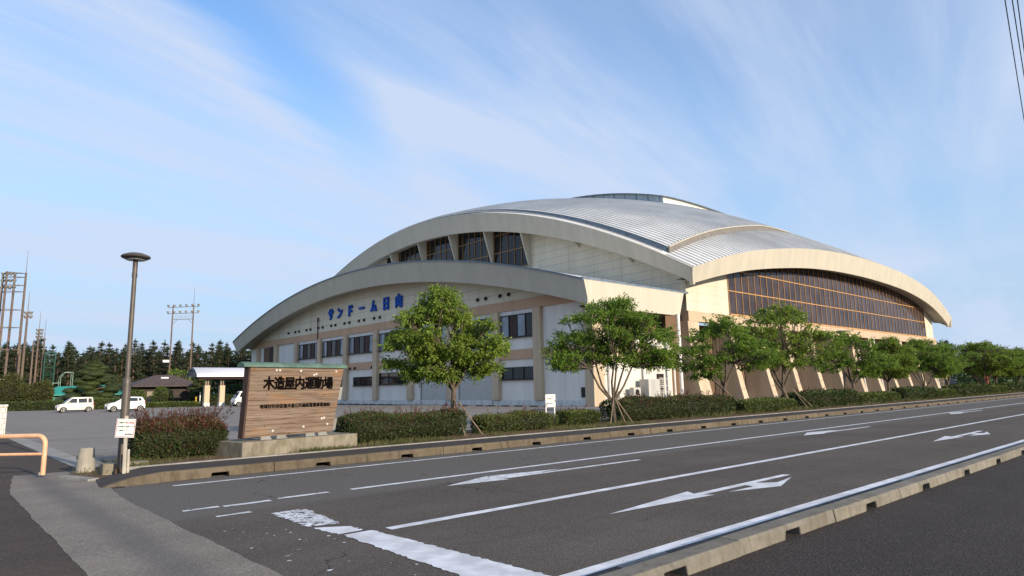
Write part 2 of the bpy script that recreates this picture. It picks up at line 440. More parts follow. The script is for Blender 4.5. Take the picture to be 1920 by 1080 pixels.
M['dark_band'] = plain('tyre_rubber', (0.015, 0.015, 0.015), 0.85)
M['rim'] = plain('alloy_rim', (0.55, 0.55, 0.55), 0.35, 0.5)
M['head_lens'] = plain('headlamp_lens', (0.55, 0.56, 0.58), 0.15)
M['tail_lens'] = plain('tail_lens', (0.35, 0.02, 0.015), 0.25)
M['teal'] = plain('teal_sheet_roof', (0.02, 0.24, 0.19), 0.5, var=0.1)
M['teal_frame'] = plain('teal_frame', (0.05, 0.25, 0.17), 0.5)
M['pale_green'] = plain('pale_green_tube', (0.30, 0.44, 0.36), 0.5)
M['net_green'] = plain('green_lattice', (0.025, 0.085, 0.055), 0.6)
M['hut_roof'] = plain('brown_roof_tile', (0.075, 0.055, 0.05), 0.8, var=0.3, scale=3, bump=0.4, bscale=9)
M['hut_wall'] = plain('dark_hut_wall', (0.045, 0.032, 0.028), 0.8, var=0.2)
M['hut_pale'] = plain('pale_hut_panel', (0.24, 0.20, 0.15), 0.8, var=0.2)
M['shelter_roof'] = plain('white_shelter_roof', (0.62, 0.62, 0.66), 0.4, 0.1, var=0.05)
M['red'] = plain('red_paint', (0.30, 0.03, 0.02), 0.5)
M['yellow'] = plain('yellow_paint', (0.55, 0.33, 0.04), 0.5)
M['wire'] = plain('wire', (0.05, 0.06, 0.08), 0.6)

# ------------------------------------------------------------------ mesh helpers
class MB:
    def __init__(s): s.v, s.f = [], []
    def add(s, vs, fs):
        b = len(s.v); s.v.extend([tuple(p) for p in vs]); s.f.extend([tuple(i + b for i in q) for q in fs]); return s
    def box(s, x0, x1, y0, y1, z0, z1):
        v = [(x, y, z) for z in (z0, z1) for y in (y0, y1) for x in (x0, x1)]
        return s.add(v, [(0, 2, 3, 1), (4, 5, 7, 6), (0, 1, 5, 4), (2, 6, 7, 3), (0, 4, 6, 2), (1, 3, 7, 5)])
    def quad(s, a, b, c, d): return s.add([a, b, c, d], [(0, 1, 2, 3)])
    def prism(s, poly, vec):
        n = len(poly); vec = Vector(vec)
        a = [Vector(p) for p in poly]; b = [p + vec for p in a]
        f = [tuple(range(n))[::-1], tuple(range(n, 2 * n))] + [(i, (i + 1) % n, n + (i + 1) % n, n + i) for i in range(n)]
        return s.add(a + b, f)
    def loft(s, loops, closed=True, caps=True):
        n = len(loops[0]); v = [p for l in loops for p in l]; f = []
        for k in range(len(loops) - 1):
            for i in range(n if closed else n - 1):
                j = (i + 1) % n
                f.append((k * n + i, k * n + j, (k + 1) * n + j, (k + 1) * n + i))
        if caps and closed:
            f.append(tuple(range(n))[::-1]); f.append(tuple((len(loops) - 1) * n + i for i in range(n)))
        return s.add(v, f)
    def tube(s, pts, r, seg=8, caps=True):
        pts = [Vector(p) for p in pts]
        if not hasattr(r, '__len__'): r = [r] * len(pts)
        loops = []; ref = None
        for i, p in enumerate(pts):
            t = (pts[min(i + 1, len(pts) - 1)] - pts[max(i - 1, 0)]).normalized()
            if ref is None: ref = Vector((0, 0, 1)) if abs(t.z) < 0.9 else Vector((1, 0, 0))
            u = (ref - t * ref.dot(t)).normalized(); ref = u; q = t.cross(u)
            loops.append([p + (u * math.cos(a) + q * math.sin(a)) * r[i] for a in [2 * math.pi * k / seg for k in range(seg)]])
        return s.loft(loops, True, caps)
    def lathe(s, prof, c=(0, 0, 0), seg=24):
        loops = [[(c[0] + r * math.cos(a), c[1] + r * math.sin(a), c[2] + z) for a in [2 * math.pi * k / seg for k in range(seg)]] for r, z in prof]
        return s.loft(loops)
    def disc_x(s, c, r, seg=16):
        return s
    def build(s, name, mat, parent=None, world=True, smooth=False, bevel=0.0, angle=35):
        me = bpy.data.meshes.new(name)
        off = Vector((0, 0, 0)); q = parent
        while world and q is not None: off += q.location; q = q.parent
        me.from_pydata([(p[0] - off.x, p[1] - off.y, p[2] - off.z) for p in s.v], [], s.f)
        bm = bmesh.new(); bm.from_mesh(me); bmesh.ops.recalc_face_normals(bm, faces=bm.faces); bm.to_mesh(me); bm.free()
        me.materials.append(M[mat] if isinstance(mat, str) else mat)
        if smooth:
            me.shade_smooth()
            if angle: me.set_sharp_from_angle(angle=math.radians(angle))
        o = bpy.data.objects.new(name, me); COL.objects.link(o)
        if parent is not None: o.parent = parent
        if bevel:
            md = o.modifiers.new('bevel', 'BEVEL'); md.width = bevel; md.segments = 2; md.limit_method = 'ANGLE'
        return o

def np_mesh(name, V, F, mat, parent=None):
    """V (n,3), F (m,4) arrays"""
    me = bpy.data.meshes.new(name)
    me.vertices.add(len(V)); me.vertices.foreach_set('co', np.asarray(V, np.float32).ravel())
    nf, k = F.shape
    me.loops.add(nf * k); me.loops.foreach_set('vertex_index', F.astype(np.int32).ravel())
    me.polygons.add(nf); me.polygons.foreach_set('loop_start', np.arange(0, nf * k, k, dtype=np.int32))
    me.polygons.foreach_set('loop_total', np.full(nf, k, np.int32))
    me.update(calc_edges=True); me.validate()
    me.materials.append(M[mat])
    o = bpy.data.objects.new(name, me); COL.objects.link(o)
    if parent is not None: o.parent = parent
    return o

def tag(o, label=None, cat=None, group=None, kind=None):
    if label: o['label'] = label
    if cat: o['category'] = cat
    if group: o['group'] = group
    if kind: o['kind'] = kind
    return o
def thing(name, label, cat, loc=(0, 0, 0), rz=0.0, group=None, scale=1.0):
    o = bpy.data.objects.new(name, None); COL.objects.link(o)
    o.location = loc; o.rotation_euler = (0, 0, rz); o.scale = (scale,) * 3
    o.empty_display_size = 0.2
    return tag(o, label, cat, group)
def struct(name, mb, mat, **k): return tag(mb.build(name, mat, **k), kind='structure')
def dup(root, loc, rz=0.0, label=None, group=None, scale=None):
    r = root.copy(); COL.objects.link(r); r.location = loc; r.rotation_euler = (0, 0, rz)
    if scale: r.scale = (scale,) * 3 if not hasattr(scale, '__len__') else scale
    if label: r['label'] = label
    if group: r['group'] = group
    for ch in list(root.children):
        c = ch.copy(); COL.objects.link(c); c.parent = r
        for g in list(ch.children):
            d = g.copy(); COL.objects.link(d); d.parent = c
    return r

def leaves(C, D, L, W, fold=0.0):
    """diamond leaves: centres C, directions D"""
    n = len(C)
    D = D / np.linalg.norm(D, axis=1, keepdims=True)
    A = rng.normal(size=(n, 3)); S = np.cross(D, A); S /= np.linalg.norm(S, axis=1, keepdims=True) + 1e-9
    L = np.broadcast_to(np.asarray(L, float).reshape(-1, 1), (n, 1)); W = np.broadcast_to(np.asarray(W, float).reshape(-1, 1), (n, 1))
    V = np.stack([C, C + D * L * .45 + S * W * .5, C + D * L, C + D * L * .45 - S * W * .5], 1).reshape(-1, 3)
    return V, np.arange(4 * n).reshape(n, 4)

def text_mesh(name, body, size, mat, parent, origin, xdir, ydir, extrude=0.01, bold=0.0, align='CENTER', sx=1.0, spacing=1.0):
    cu = bpy.data.curves.new(name, 'FONT'); cu.body = body; cu.size = size; cu.align_x = align; cu.align_y = 'CENTER'
    cu.extrude = extrude; cu.space_character = spacing; cu.resolution_u = 2
    t = bpy.data.objects.new(name, cu); COL.objects.link(t)
    bpy.context.view_layer.update()
    me = bpy.data.meshes.new_from_object(t.evaluated_get(bpy.context.evaluated_depsgraph_get()))
    bpy.data.objects.remove(t); bpy.data.curves.remove(cu)
    X, Y = Vector(xdir).normalized(), Vector(ydir).normalized(); Z = X.cross(Y)
    off = Vector((0, 0, 0)); q = parent
    while q is not None: off += q.location; q = q.parent
    o3 = Vector(origin) - off
    for v in me.vertices: v.co = o3 + X * v.co.x * sx + Y * v.co.y + Z * v.co.z
    if bold:
        bm = bmesh.new()
        for k, (a, b) in enumerate(((0, 0), (1, .3), (-1, -.3), (.3, 1), (-.3, -1), (.7, -.7), (-.7, .7))):
            n0 = len(bm.verts); bm.from_mesh(me); bm.verts.ensure_lookup_table()
            for v in bm.verts[n0:]: v.co += X * a * bold + Y * b * bold - Z * (.0004 * k * min(1, extrude / .004))
        bm.to_mesh(me); bm.free()
    me.materials.clear(); me.materials.append(M[mat])
    me.name = name
    o = bpy.data.objects.new(name, me); COL.objects.link(o)
    if parent is not None: o.parent = parent
    return o

def crom(tab, x):
    xs = [a for a, _ in tab]; ys = [b for _, b in tab]
    x = min(max(x, xs[0]), xs[-1]); i = 0
    while i < len(xs) - 2 and x > xs[i + 1]: i += 1
    def sl(j):
        a, b = max(j - 1, 0), min(j + 1, len(xs) - 1)
        return (ys[b] - ys[a]) / (xs[b] - xs[a])
    h = xs[i + 1] - xs[i]; t = (x - xs[i]) / h
    return ((2*t**3-3*t**2+1)*ys[i] + (t**3-2*t**2+t)*h*sl(i) + (-2*t**3+3*t**2)*ys[i+1] + (t**3-t**2)*h*sl(i+1))

# ------------------------------------------------------------------ ground, road, kerbs
def sheet(name, x0, x1, y0, y1, z, mat): return struct(name, MB().quad((x0, y0, z), (x1, y0, z), (x1, y1, z), (x0, y1, z)), mat)
sheet('ground', -2500, 3500, -2500, 3500, -0.06, 'earth')
sheet('road', -60, 420, 3.6, 14.0, 0.0, 'road')
sheet('near_pavement', -60, 420, -14, 3.7, 0.006, 'sidewalk')
sheet('side_road', -60, 1.5, 3.72, 13.79, 0.0065, 'side_road')
lotm = MB(); lotm.quad((2.9, 13.9, -0.004), (150, 13.9, -0.004), (150, 37.5, -0.004), (2.9, 37.5, -0.004))
lotm.quad((-30, 37.5, -0.004), (150, 37.5, -0.004), (150, 104, -0.004), (-30, 104, -0.004))
struct('parking_lot', lotm, 'lot')
# ragged patched strip of asphalt across the mouth of the side road
left, right = [], []
y = -6.0; w1 = w2 = 0.0
while y < 17.6:
    w1 = w1 * .75 + rnd.uniform(-.009, .009); w2 = w2 * .75 + rnd.uniform(-.009, .009)
    left.append((1.33 + w1 + (0.3 * max(0, y - 14.5) / 3), y, 0.010)); right.append((2.6 + w2 + .15 * max(0, y - 12.4) / 1.6, y, 0.010)); y += 0.08
ap = MB(); ap.loft([[a, b] for a, b in zip(left, right)], closed=False)
struct('patched_strip', ap, 'apron')
sheet('side_pavement', -8, 2.95, 13.8, 60, 0.008, 'side_road')
# entrance gutter along the lot edge
struct('entrance_gutter', MB().box(2.85, 3.35, 17.2, 44, -0.02, 0.022), 'edging')
struct('verge_edging', MB().prism([(2.22, 16.35, 0.0), (2.60, 15.22, 0.0), (2.80, 15.30, 0.0), (2.42, 16.42, 0.0)], (0, 0, 0.055)), 'edging')
struct('corner_verge', MB().prism([(2.43, 16.43, -.02), (2.81, 15.31, -.02), (3.19, 15.42, -.02), (3.9, 18.6, -.02), (2.86, 17.19, -.02)], (0, 0, 0.075)), 'soil')

def kerb_run(name, x0, n, y0, y1, h, top_off, mat, pitch=2.2, gap=0.36, gh=0.09, taper=False):
    mb = MB()
    for i in range(n):
        a = x0 + i * pitch + 0.004; b = x0 + (i + 1) * pitch - 0.004; g = (a + b) / 2
        out = [(a, 0), (g - gap/2, 0), (g - gap/2 + 0.02, gh), (g + gap/2 - 0.02, gh), (g + gap/2, 0), (b, 0), (b, h), (a, h)]
        lo = [(x, y0, z) for x, z in out]; hi = [(x, y1 - (top_off if z >= h else 0), z) for x, z in out]
        lo = [(x, y0 + (top_off if z >= h else 0), z) for x, z in out]
        dz, dy = rnd.uniform(-.004, .004), rnd.uniform(-.006, .006)
        mb.loft([[(x, y + dy, z + (dz if z >= h else 0)) for x, y, z in q] for q in (lo, hi)])
    return struct(name, mb, mat, bevel=0.012)
kerb_run('kerb_near', -9.35, 90, 3.46, 3.72, 0.145, 0.025, 'kerb2')
kerb_run('kerb_far', 3.55, 90, 13.95, 14.13, 0.19, 0.02, 'kerb')
tk = MB()
tk.loft([[(2.62, 13.93, 0), (2.62, 14.1, 0), (2.62, 14.1, 0.02), (2.62, 13.95, 0.02)],
         [(3.1, 13.94, 0), (3.1, 14.13, 0), (3.1, 14.13, 0.14), (3.1, 13.97, 0.14)],
         [(3.55, 13.95, 0), (3.55, 14.13, 0), (3.55, 14.11, 0.19), (3.55, 13.97, 0.19)]])
struct('kerb_ramp', tk, 'kerb')
# raised far pavement, ramped down to the side road
fw = MB()
fw.quad((2.6, 14.12, 0.02), (3.55, 14.12, 0.182), (3.55, 15.55, 0.182), (2.75, 15.3, 0.03))
fw.quad((3.55, 14.12, 0.182), (220, 14.12, 0.182), (220, 16.0, 0.182), (3.55, 15.55, 0.182))
struct('far_pavement', fw, 'far_walk')
struct('pavement_edging', MB().prism([(3.2, 15.36, 0.0), (220, 15.99, 0.0), (220, 16.09, 0.0), (3.2, 15.48, 0.0)], (0, 0, 0.205)), 'edging')
pb = MB(); pb.prism([(3.1, 15.44, -.02), (220, 16.05, -.02), (220, 18.7, -.02), (3.9, 18.7, -.02)], (0, 0, 0.2))
struct('planting_bed', pb, 'soil')
struct('bed_kerb', MB().box(3.9, 220, 18.7, 18.82, -0.02, 0.2), 'edging')
# near gutter with grates
struct('gutter', MB().box(-60, 420, 3.724, 4.06, -0.05, 0.008), 'gutter')
for gx in (5.25, 12.6):
    g = thing('gutter_grate', ('nearest steel drain grate in the gutter, at the bottom edge' if gx < 6 else 'farther steel drain grate in the gutter, half way along the near kerb'), 'drain grate', (gx, 3.89, 0.006), group='drain grates in the near gutter')
    b = MB(); b.box(gx-.36, gx+.36, 3.745, 4.035, 0.009, 0.013); b.build('pit', 'dark', g)
    b = MB()
    for k in range(19): b.box(gx-.35 + k*.038, gx-.335 + k*.038, 3.75, 4.03, 0.013, 0.024)
    b.box(gx-.36, gx+.36, 3.74, 3.755, .013, .026); b.box(gx-.36, gx+.36, 4.025, 4.04, .013, .026)
    b.build('bars', 'steel', g)

# ------------------------------------------------------------------ road markings
def strip(mb, x0, x1, y, wd, z=0.0045, step=1.2, jag=0.006):
    loops = []; x = x0
    while True:
        loops.append([(x, y - wd/2 + rnd.uniform(-jag, jag), z), (x, y + wd/2 + rnd.uniform(-jag, jag), z)])
        if x >= x1: break
        x = min(x + step, x1)
    mb.loft(loops, closed=False)
ln = MB(); strip(ln, -2, 300, 4.19, 0.17); strip(ln, 4.36, 62, 7.13, 0.155)
strip(ln, 5.6, 60, 10.36, 0.14); strip(ln, 66, 300, 9.7, 0.15)
struct('lane_lines', ln, 'paint')
ln = MB(); strip(ln, 3.6, 300, 13.28, 0.12); strip(ln, 4.35, 5.2, 10.38, 0.13, step=.2, jag=.02)
strip(ln, 2.95, 3.45, 10.35, 0.1, step=.2, jag=.015); strip(ln, 3.5, 4.2, 10.3, .13, step=.2, jag=.02)
strip(ln, 3.15, 3.62, 9.55, .1, step=.2, jag=.02); strip(ln, -3, 1.0, 12.6, 0.12)
struct('worn_lines', ln, 'paint_worn')
def jag_band(pts_l, pts_r, n, jag, z=0.0056):
    loops = []
    for i in range(n + 1):
        t = i / n
        a = Vector(pts_l[0]).lerp(Vector(pts_l[1]), t); b = Vector(pts_r[0]).lerp(Vector(pts_r[1]), t)
        loops.append([(a.x + rnd.uniform(-jag, jag), a.y, z), (b.x + rnd.uniform(-jag, jag), b.y, z)])
    return loops
sl = MB()
sl.loft(jag_band([(3.80, 7.2), (3.72, 3.9)], [(4.18, 7.2), (4.32, 3.9)], 60, .018), closed=False)
sl.loft(jag_band([(3.72, 7.85), (3.80, 7.28)], [(4.10, 7.6), (4.12, 7.28)], 14, .03), closed=False)
struct('stop_line', sl, 'paint')
sl = MB(); sl.loft(jag_band([(3.75, 9.2), (3.72, 7.95)], [(4.25, 9.2), (4.12, 7.85)], 30, .03, .0064), closed=False)
for k in range(34):
    a, b, r = rnd.uniform(2.8, 3.7), rnd.uniform(4.6, 8.6), rnd.uniform(.006, .03)
    sl.add([(a + r*math.cos(q)*rnd.uniform(.4, 1.6), b + r*math.sin(q)*rnd.uniform(.4, 1.2), .0045) for q in [i*math.pi/4 for i in range(8)]], [tuple(range(8))])
struct('worn_stop_line', sl, 'paint_old')
def flat(mb, pts, z=0.0045): mb.add([(x, y, z) for x, y in pts], [tuple(range(len(pts)))])
def arrow_left(x, y):
    mb = MB()
    flat(mb, [(x, y), (x+2.25, y-.19), (x+2.12, y-.04), (x+2.12, y+.10), (x+2.25, y+.29)])
    flat(mb, [(x+2.122, y-.055), (x+3.4, y-.05), (x+5.1, y-.02), (x+5.0, y+.1), (x+2.122, y+.09)])
    flat(mb, [(x+2.62, y-.20), (x+3.68, y-.52), (x+4.8, y-.17), (x+4.05, y-.28), (x+3.75, y-.052), (x+3.42, y-.052), (x+3.35, y-.22)])
    return mb
def arrow_right(x, y):
    mb = MB()
    flat(mb, [(x, y), (x+1.3, y-.2), (x+1.25, y-.07), (x+1.25, y+.3), (x+1.3, y+.46)])
    flat(mb, [(x+1.252, y-.07), (x+5.3, y-.13), (x+5.3, y-.01), (x+1.252, y+.07)])
    flat(mb, [(x+1.252, y+.075), (x+2.1, y+.06), (x+3.0, y+.16), (x+1.7, y+.38), (x+1.252, y+.42)])
    return mb
struct('turn_arrow', arrow_left(6.83, 5.76), 'paint')
struct('turn_arrow', arrow_left(20.6, 5.9), 'paint')
struct('turn_arrow', arrow_right(6.9, 9.42), 'paint_worn')
struct('turn_arrow', arrow_right(20.9, 9.55), 'paint')
struct('turn_arrow', arrow_right(37.5, 9.8), 'paint')
hz_ = MB()
for k in range(8): flat(hz_, [(60 + k*3, 7.2 + k*.18), (60.9 + k*3, 7.2 + k*.18), (63.5 + k*3, 10.2), (62.6 + k*3, 10.2)])
struct('hatched_marking', hz_, 'paint_worn')
# ------------------------------------------------------------------ the domed hall
HX0, HX1, HY0, HY1 = 53.2, 135.0, 33.5, 126.5
SIDE = [(52.2, 12.2), (59.3, 14.25), (66, 15.75), (75.5, 17.2), (83, 17.95), (91.5, 18.35), (101, 18.4), (112, 18.0), (120.2, 17.1), (126.2, 15.9), (131.3, 14.1), (136, 11.9)]
def bx(x): return max(0.0, (crom(SIDE, x) - 12.2) / 6.2)
def roof_z(x, y):
    v = (y - 80) / 46.5; a = 1 - v * v; b = bx(x)
    return 12.2 + 13.35 * a + 6.2 * b + 1.3 * a * b
hall = thing('sports_dome', 'large domed sports hall with ribbed metal roof, arched eaves and blue lettering', 'sports hall', (42, 36, 0))
def grid_surface(x0, x1, y0, y1, nx, ny, zf):
    mb = MB(); V = [(x0 + (x1-x0)*i/nx, y0 + (y1-y0)*j/ny) for i in range(nx+1) for j in range(ny+1)]
    mb.add([(x, y, zf(x, y)) for x, y in V], [(i*(ny+1)+j, (i+1)*(ny+1)+j, (i+1)*(ny+1)+j+1, i*(ny+1)+j+1) for i in range(nx) for j in range(ny)])
    return mb
SX0, SX1, SY1 = 54.3, 133.9, 122.7
def FX(x): return min(1, max(0, (97 - x) / 17))
def ST(y): return .3 + .32 * min(1, max(0, (72 - y) / 34))
def SY0(x): return 36.7 + .12 * (39.8 - abs(x - 94.1))
lower = grid_surface(HX0, HX1, HY0, HY1, 70, 70, lambda x, y: roof_z(x, y) - 0.02)
lr = lower.build('lower_roof', 'roof', hall, smooth=True, angle=0)
upper = MB(); up = []
for i in range(73):
    x = SX0 + (SX1-SX0)*i/72; up.append([(x, SY0(x) + (SY1-SY0(x))*j/80) for j in range(81)])
upper.loft([[(x, y, roof_z(x, y) + ST(y) * FX(x) - .1 * (1 - FX(x))) for x, y in r_] for r_ in up], closed=False)
ur = upper.build('upper_roof', 'roof', hall, smooth=True, angle=0)
def ribs(x0, x1, y0, y1, dz, n, pitch):
    mb = MB(); x = x0
    while x < x1:
        loops = []
        for j in range(n + 1):
            ya = y0(x) if callable(y0) else y0; yb_ = y1(x) if callable(y1) else y1; yy = ya + (yb_ - ya) * j / n; z = roof_z(x, yy) + (dz if dz < 0 else max(ST(yy) * FX(x) - .1 * (1 - FX(x)), -.02))
            loops.append([(x-.04, yy, z-.02), (x-.035, yy, z+.13), (x+.035, yy, z+.13), (x+.04, yy, z-.02)])
        mb.loft(loops); x += pitch
    return mb
ribs(HX0 + .4, HX1, HY0 + .05, lambda x: SY0(x) - .05, -0.02, 6, .68).build('standing_seams', 'roof', lr)
ribs(SX0 + .3, SX1, lambda x: SY0(x) + .05, SY1 - 20, 1, 60, .68).build('standing_seams', 'roof', ur)
# step of the upper shell: side and front faces
st = MB()
xs = [SX0 + (SX1-SX0)*i/80 for i in range(81)]
xs = [x for x in xs if x < 91]
def eh(x): return (ST(SY0(x)) + .06) * FX(x)
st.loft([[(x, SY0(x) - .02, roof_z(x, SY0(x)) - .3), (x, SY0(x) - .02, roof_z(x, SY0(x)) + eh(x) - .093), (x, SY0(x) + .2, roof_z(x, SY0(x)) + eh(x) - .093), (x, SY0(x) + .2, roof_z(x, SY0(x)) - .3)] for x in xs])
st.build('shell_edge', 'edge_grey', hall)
st = MB(); st.loft([[(x, SY0(x) - .12, roof_z(x, SY0(x)) + eh(x) - .09), (x, SY0(x) - .12, roof_z(x, SY0(x)) + eh(x) - .01), (x, SY0(x) + .25, roof_z(x, SY0(x)) + eh(x) + .06), (x, SY0(x) + .25, roof_z(x, SY0(x)) + eh(x) - .09)] for x in xs])
st.build('shell_rim', 'fascia', hall)
st = MB(); ys = [37 + (SY1-37)*i/90 for i in range(91)]
st.loft([[(SX0 - .02, y, roof_z(SX0, y) - .3), (SX0 - .02, y, roof_z(SX0, y) + ST(y) - .03), (SX0 + .1, y, roof_z(SX0, y) + ST(y) + .03), (SX0 + .1, y, roof_z(SX0, y) - .3)] for y in ys])
st.build('gutter_edge', 'gutter_blue', hall)
st = MB(); st.loft([[(SX0 - .75, y, roof_z(SX0, y) - .05), (SX0 - .75, y, roof_z(SX0, y) + .07), (SX0 - .68, y, roof_z(SX0, y) + .07), (SX0 - .68, y, roof_z(SX0, y) - .05)] for y in ys])
st.build('roof_edge_trim', 'pipe_white', hall)
# fascias
def hgt(t): return 1.45 + 1.0 * t
mb = MB(); N = 72
for i in range(N):
    pass
loops = []
for i in range(N + 1):
    y = HY0 + (HY1-HY0)*i/N; a = 1 - ((y-80)/46.5)**2; z = roof_z(HX0, y); h = hgt(a)
    yb = y + (0.35 if i == 0 else 0)
    loops.append([(HX0 - .05, y, z + .08), (HX0 + .5, yb, z - h), (HX0 + .8, yb, z - h), (HX0 + .3, y, z + .08)])
mb.loft(loops); mb.build('front_fascia', 'fascia', hall, smooth=True, angle=30)
loops = []
for i in range(N + 1):
    x = HX0 - .05 + (HX1-HX0+.05)*i/N; b = bx(x); z = roof_z(max(x, HX0), HY0); h = hgt(b * .9)
    xb = x + (0.5 if i == 0 else (-.9 if i == N else 0))
    loops.append([(x, HY0 - .05, z + .08), (xb, HY0 + .45, z - h), (xb, HY0 + .75, z - h), (x, HY0 + .3, z + .08)])
mb = MB(); mb.loft(loops); mb.build('side_fascia', 'fascia', hall, smooth=True, angle=30)
loops = []
for i in range(N + 1):
    y = HY0 + (HY1-HY0)*i/N; z = roof_z(HX1, y)
    loops.append([(HX1, y, z + .08), (HX1 - .5, y, z - 1.7), (HX1 - .8, y, z - 1.7), (HX1 - .3, y, z + .08)])
mb = MB(); mb.loft(loops); mb.build('rear_fascia', 'fascia', hall, smooth=True, angle=30)
# soffits
HWX, HWY, HWX1 = 55.7, 36.0, 132.6
def sof_f(y): a = 1 - ((y-80)/46.5)**2; return roof_z(HX0, y) - hgt(a) + .12
def sof_s(x): return roof_z(x, HY0) - hgt(bx(x) * .9) + .12
ys = [HY0 + 1 + (HY1-HY0-2)*i/N for i in range(N+1)]
mb = MB(); mb.loft([[(HX0 + .6, y, sof_f(y)), (HWX + .2, y, sof_f(y) + .35), (HWX + .2, y, sof_f(y) + .45), (HX0 + .6, y, sof_f(y) + .1)] for y in ys])
mb.build('front_soffit', 'soffit', hall, smooth=True)
xs = [HX0 + 1 + (HX1-HX0-2)*i/N for i in range(N+1)]
mb = MB(); mb.loft([[(x, HY0 + .55, sof_s(x)), (x, HWY + .2, sof_s(x) + .35), (x, HWY + .2, sof_s(x) + .45), (x, HY0 + .55, sof_s(x) + .1)] for x in xs])
mb.build('side_soffit', 'soffit', hall, smooth=True)
# upper walls
ys = [HWY + .02 + (124 - HWY)*i/N for i in range(N+1)]
mb = MB(); mb.loft([[(HWX, y, 0), (HWX, y, sof_f(y) + .4), (HWX + .3, y, sof_f(y) + .4), (HWX + .3, y, 0)] for y in ys])
mb.build('front_upper_wall', 'siding_y', hall)
xs = [HWX - .02 + (HWX1 - HWX)*i/N for i in range(N+1)]
mb = MB(); mb.loft([[(x, HWY - .02, 8.86), (x, HWY - .02, sof_s(x) + .4), (x, HWY + .28, sof_s(x) + .4), (x, HWY + .28, 8.86)] for x in xs])
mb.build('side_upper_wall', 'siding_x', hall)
mb = MB(); mb.box(HWX1 - .3, HWX1, HWY + .3, 124, 0, 14); mb.build('rear_wall', 'siding_y', hall)
# side glazing with gold mullions
GX0, GX1, GZ0 = 63.7, 128.4, 9.05
def gtop(x): return sof_s(x) + .3
xs = [GX0 + (GX1-GX0)*i/60 for i in range(61)]
mb = MB(); mb.loft([[(x, HWY - .06, GZ0), (x, HWY - .06, gtop(x))] for x in xs], closed=False)
sg = mb.build('side_glazing', 'glass_hall', hall)
mb = MB(); n = 45
for i in range(n + 1):
    x = GX0 + (GX1-GX0)*i/n; wd = .06
    mb.box(x - wd/2, x + wd/2, HWY - .12, HWY - .065, GZ0, gtop(x))
for z in (11.55, 13.85):
    ok = [x for x in xs if gtop(x) > z + .05]
    mb.box(min(ok), max(ok), HWY - .115, HWY - .068, z - .05, z + .05)
mb.box(GX0 - .05, GX1 + .05, HWY - .24, HWY - .064, GZ0 - .16, GZ0)
mb.build('mullions', 'gold', sg)
# faint timber bracing close behind the glass shows as brown diagonals
for a, b in ((66.2, 71.2), (76.5, 71.6), (118.5, 119.6)):
    mb = MB(); mb.prism([(a, HWY - .064, 14.2 if a < 100 else 12.9), (a + .55, HWY - .064, 14.2 if a < 100 else 12.9), (b + .55, HWY - .064, 9.1), (b, HWY - .064, 9.1)], (0, .003, 0)); mb.build('bracing', 'curtain', sg)
# front glazing with fins
FY0, FY1, FZ0 = 58.2, 92.0, 16.9
def ftop(y): return sof_f(y) + .3
ys = [FY0 + (FY1-FY0)*i/40 for i in range(41)]
mb = MB(); mb.loft([[(HWX - .06, y, FZ0), (HWX - .06, y, ftop(y))] for y in ys], closed=False)
fg = mb.build('front_glazing', 'glass_dark', hall)
mb = MB(); n = 25
for i in range(n + 1):
    y = FY0 + (FY1-FY0)*i/n; mb.box(HWX - .16, HWX - .065, y - .03, y + .03, FZ0, ftop(y))
for z in (19.3, 21.7):
    ok = [y for y in ys if ftop(y) > z + .05]
    mb.box(HWX - .14, HWX - .068, min(ok), max(ok), z - .05, z + .05)
mb.box(HWX - .2, HWX - .064, FY0, FY1, FZ0 - .15, FZ0)
for y in (65.2, 73.0, 80.8, 88.6): mb.box(HWX - .22, HWX - .066, y - .28, y + .28, FZ0, ftop(y) - .1)
mb.build('mullions', 'gold_dim', fg)
for y in (42.3, 49.8, 58.0, 65.2, 73.0, 80.8, 88.6, 96.4, 104.2):
    t = sof_f(y) + .1; d = 4.4 if 56 < y < 91 else .9
    mb = MB(); mb.prism([(HX0 + .62, y - .14, t), (HWX - .17, y - .14, t + .15), (HWX - .17, y - .14, t - d), (HWX - .5, y - .14, t - d + .3)], (0, .19, 0))
    mb.build('eave_fin', 'fascia', hall)
# beam and buttresses
mb = MB(); mb.box(HWX - .3, HWX1 + .1, HWY - .35, HWY + .25, 7.82, 8.84); mb.build('ring_beam', 'beige_side', hall)
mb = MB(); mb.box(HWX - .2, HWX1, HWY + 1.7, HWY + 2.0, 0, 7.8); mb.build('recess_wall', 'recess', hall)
mb = MB(); mb.box(HWX - .2, HWX1, HWY + 1.5, HWY + 1.697, 0, .55); mb.build('recess_plinth', 'plinth', hall)
def buttress(x, wd):
    out = []
    for z in (0, 1.5, 3.2, 5, 6.6, 7.81):
        t = z / 7.81; y0 = HWY - .33 - 1.25 * (1 - t) ** 1.7
        out.append([(x - wd/2, y0, z), (x + wd/2, y0, z), (x + wd/2, HWY + 1.697, z), (x - wd/2, HWY + 1.697, z)])
    m = MB(); m.loft(out); return m
for i in range(13):
    buttress(56.2 if i == 0 else 56.9 + 6.4 * i, 1.9 if i == 0 else .95).build('buttress', 'beige_plain', hall, bevel=0.03)
mb = MB(); mb.tube([(52.2, 34.75, .1), (52.2, 34.75, 5.1)], .17, 12); mb.tube([(52.2, 34.75, 5.1), (52.2, 34.75, 5.3)], .2, 12); mb.tube([(52.2, 34.75, 5.3), (52.2, 34.75, 8.2)], .17, 12)
mb.build('downpipe', 'pipe_white', hall, smooth=True)
for x in (95.4, 101.8, 127.4):
    mb = MB(); mb.tube([(x + .62, 34.6, .1), (x + .62, 35.1, 4), (x + .62, 35.4, 7.8)], .1, 8); mb.build('downpipe', 'pipe_white', hall, smooth=True)
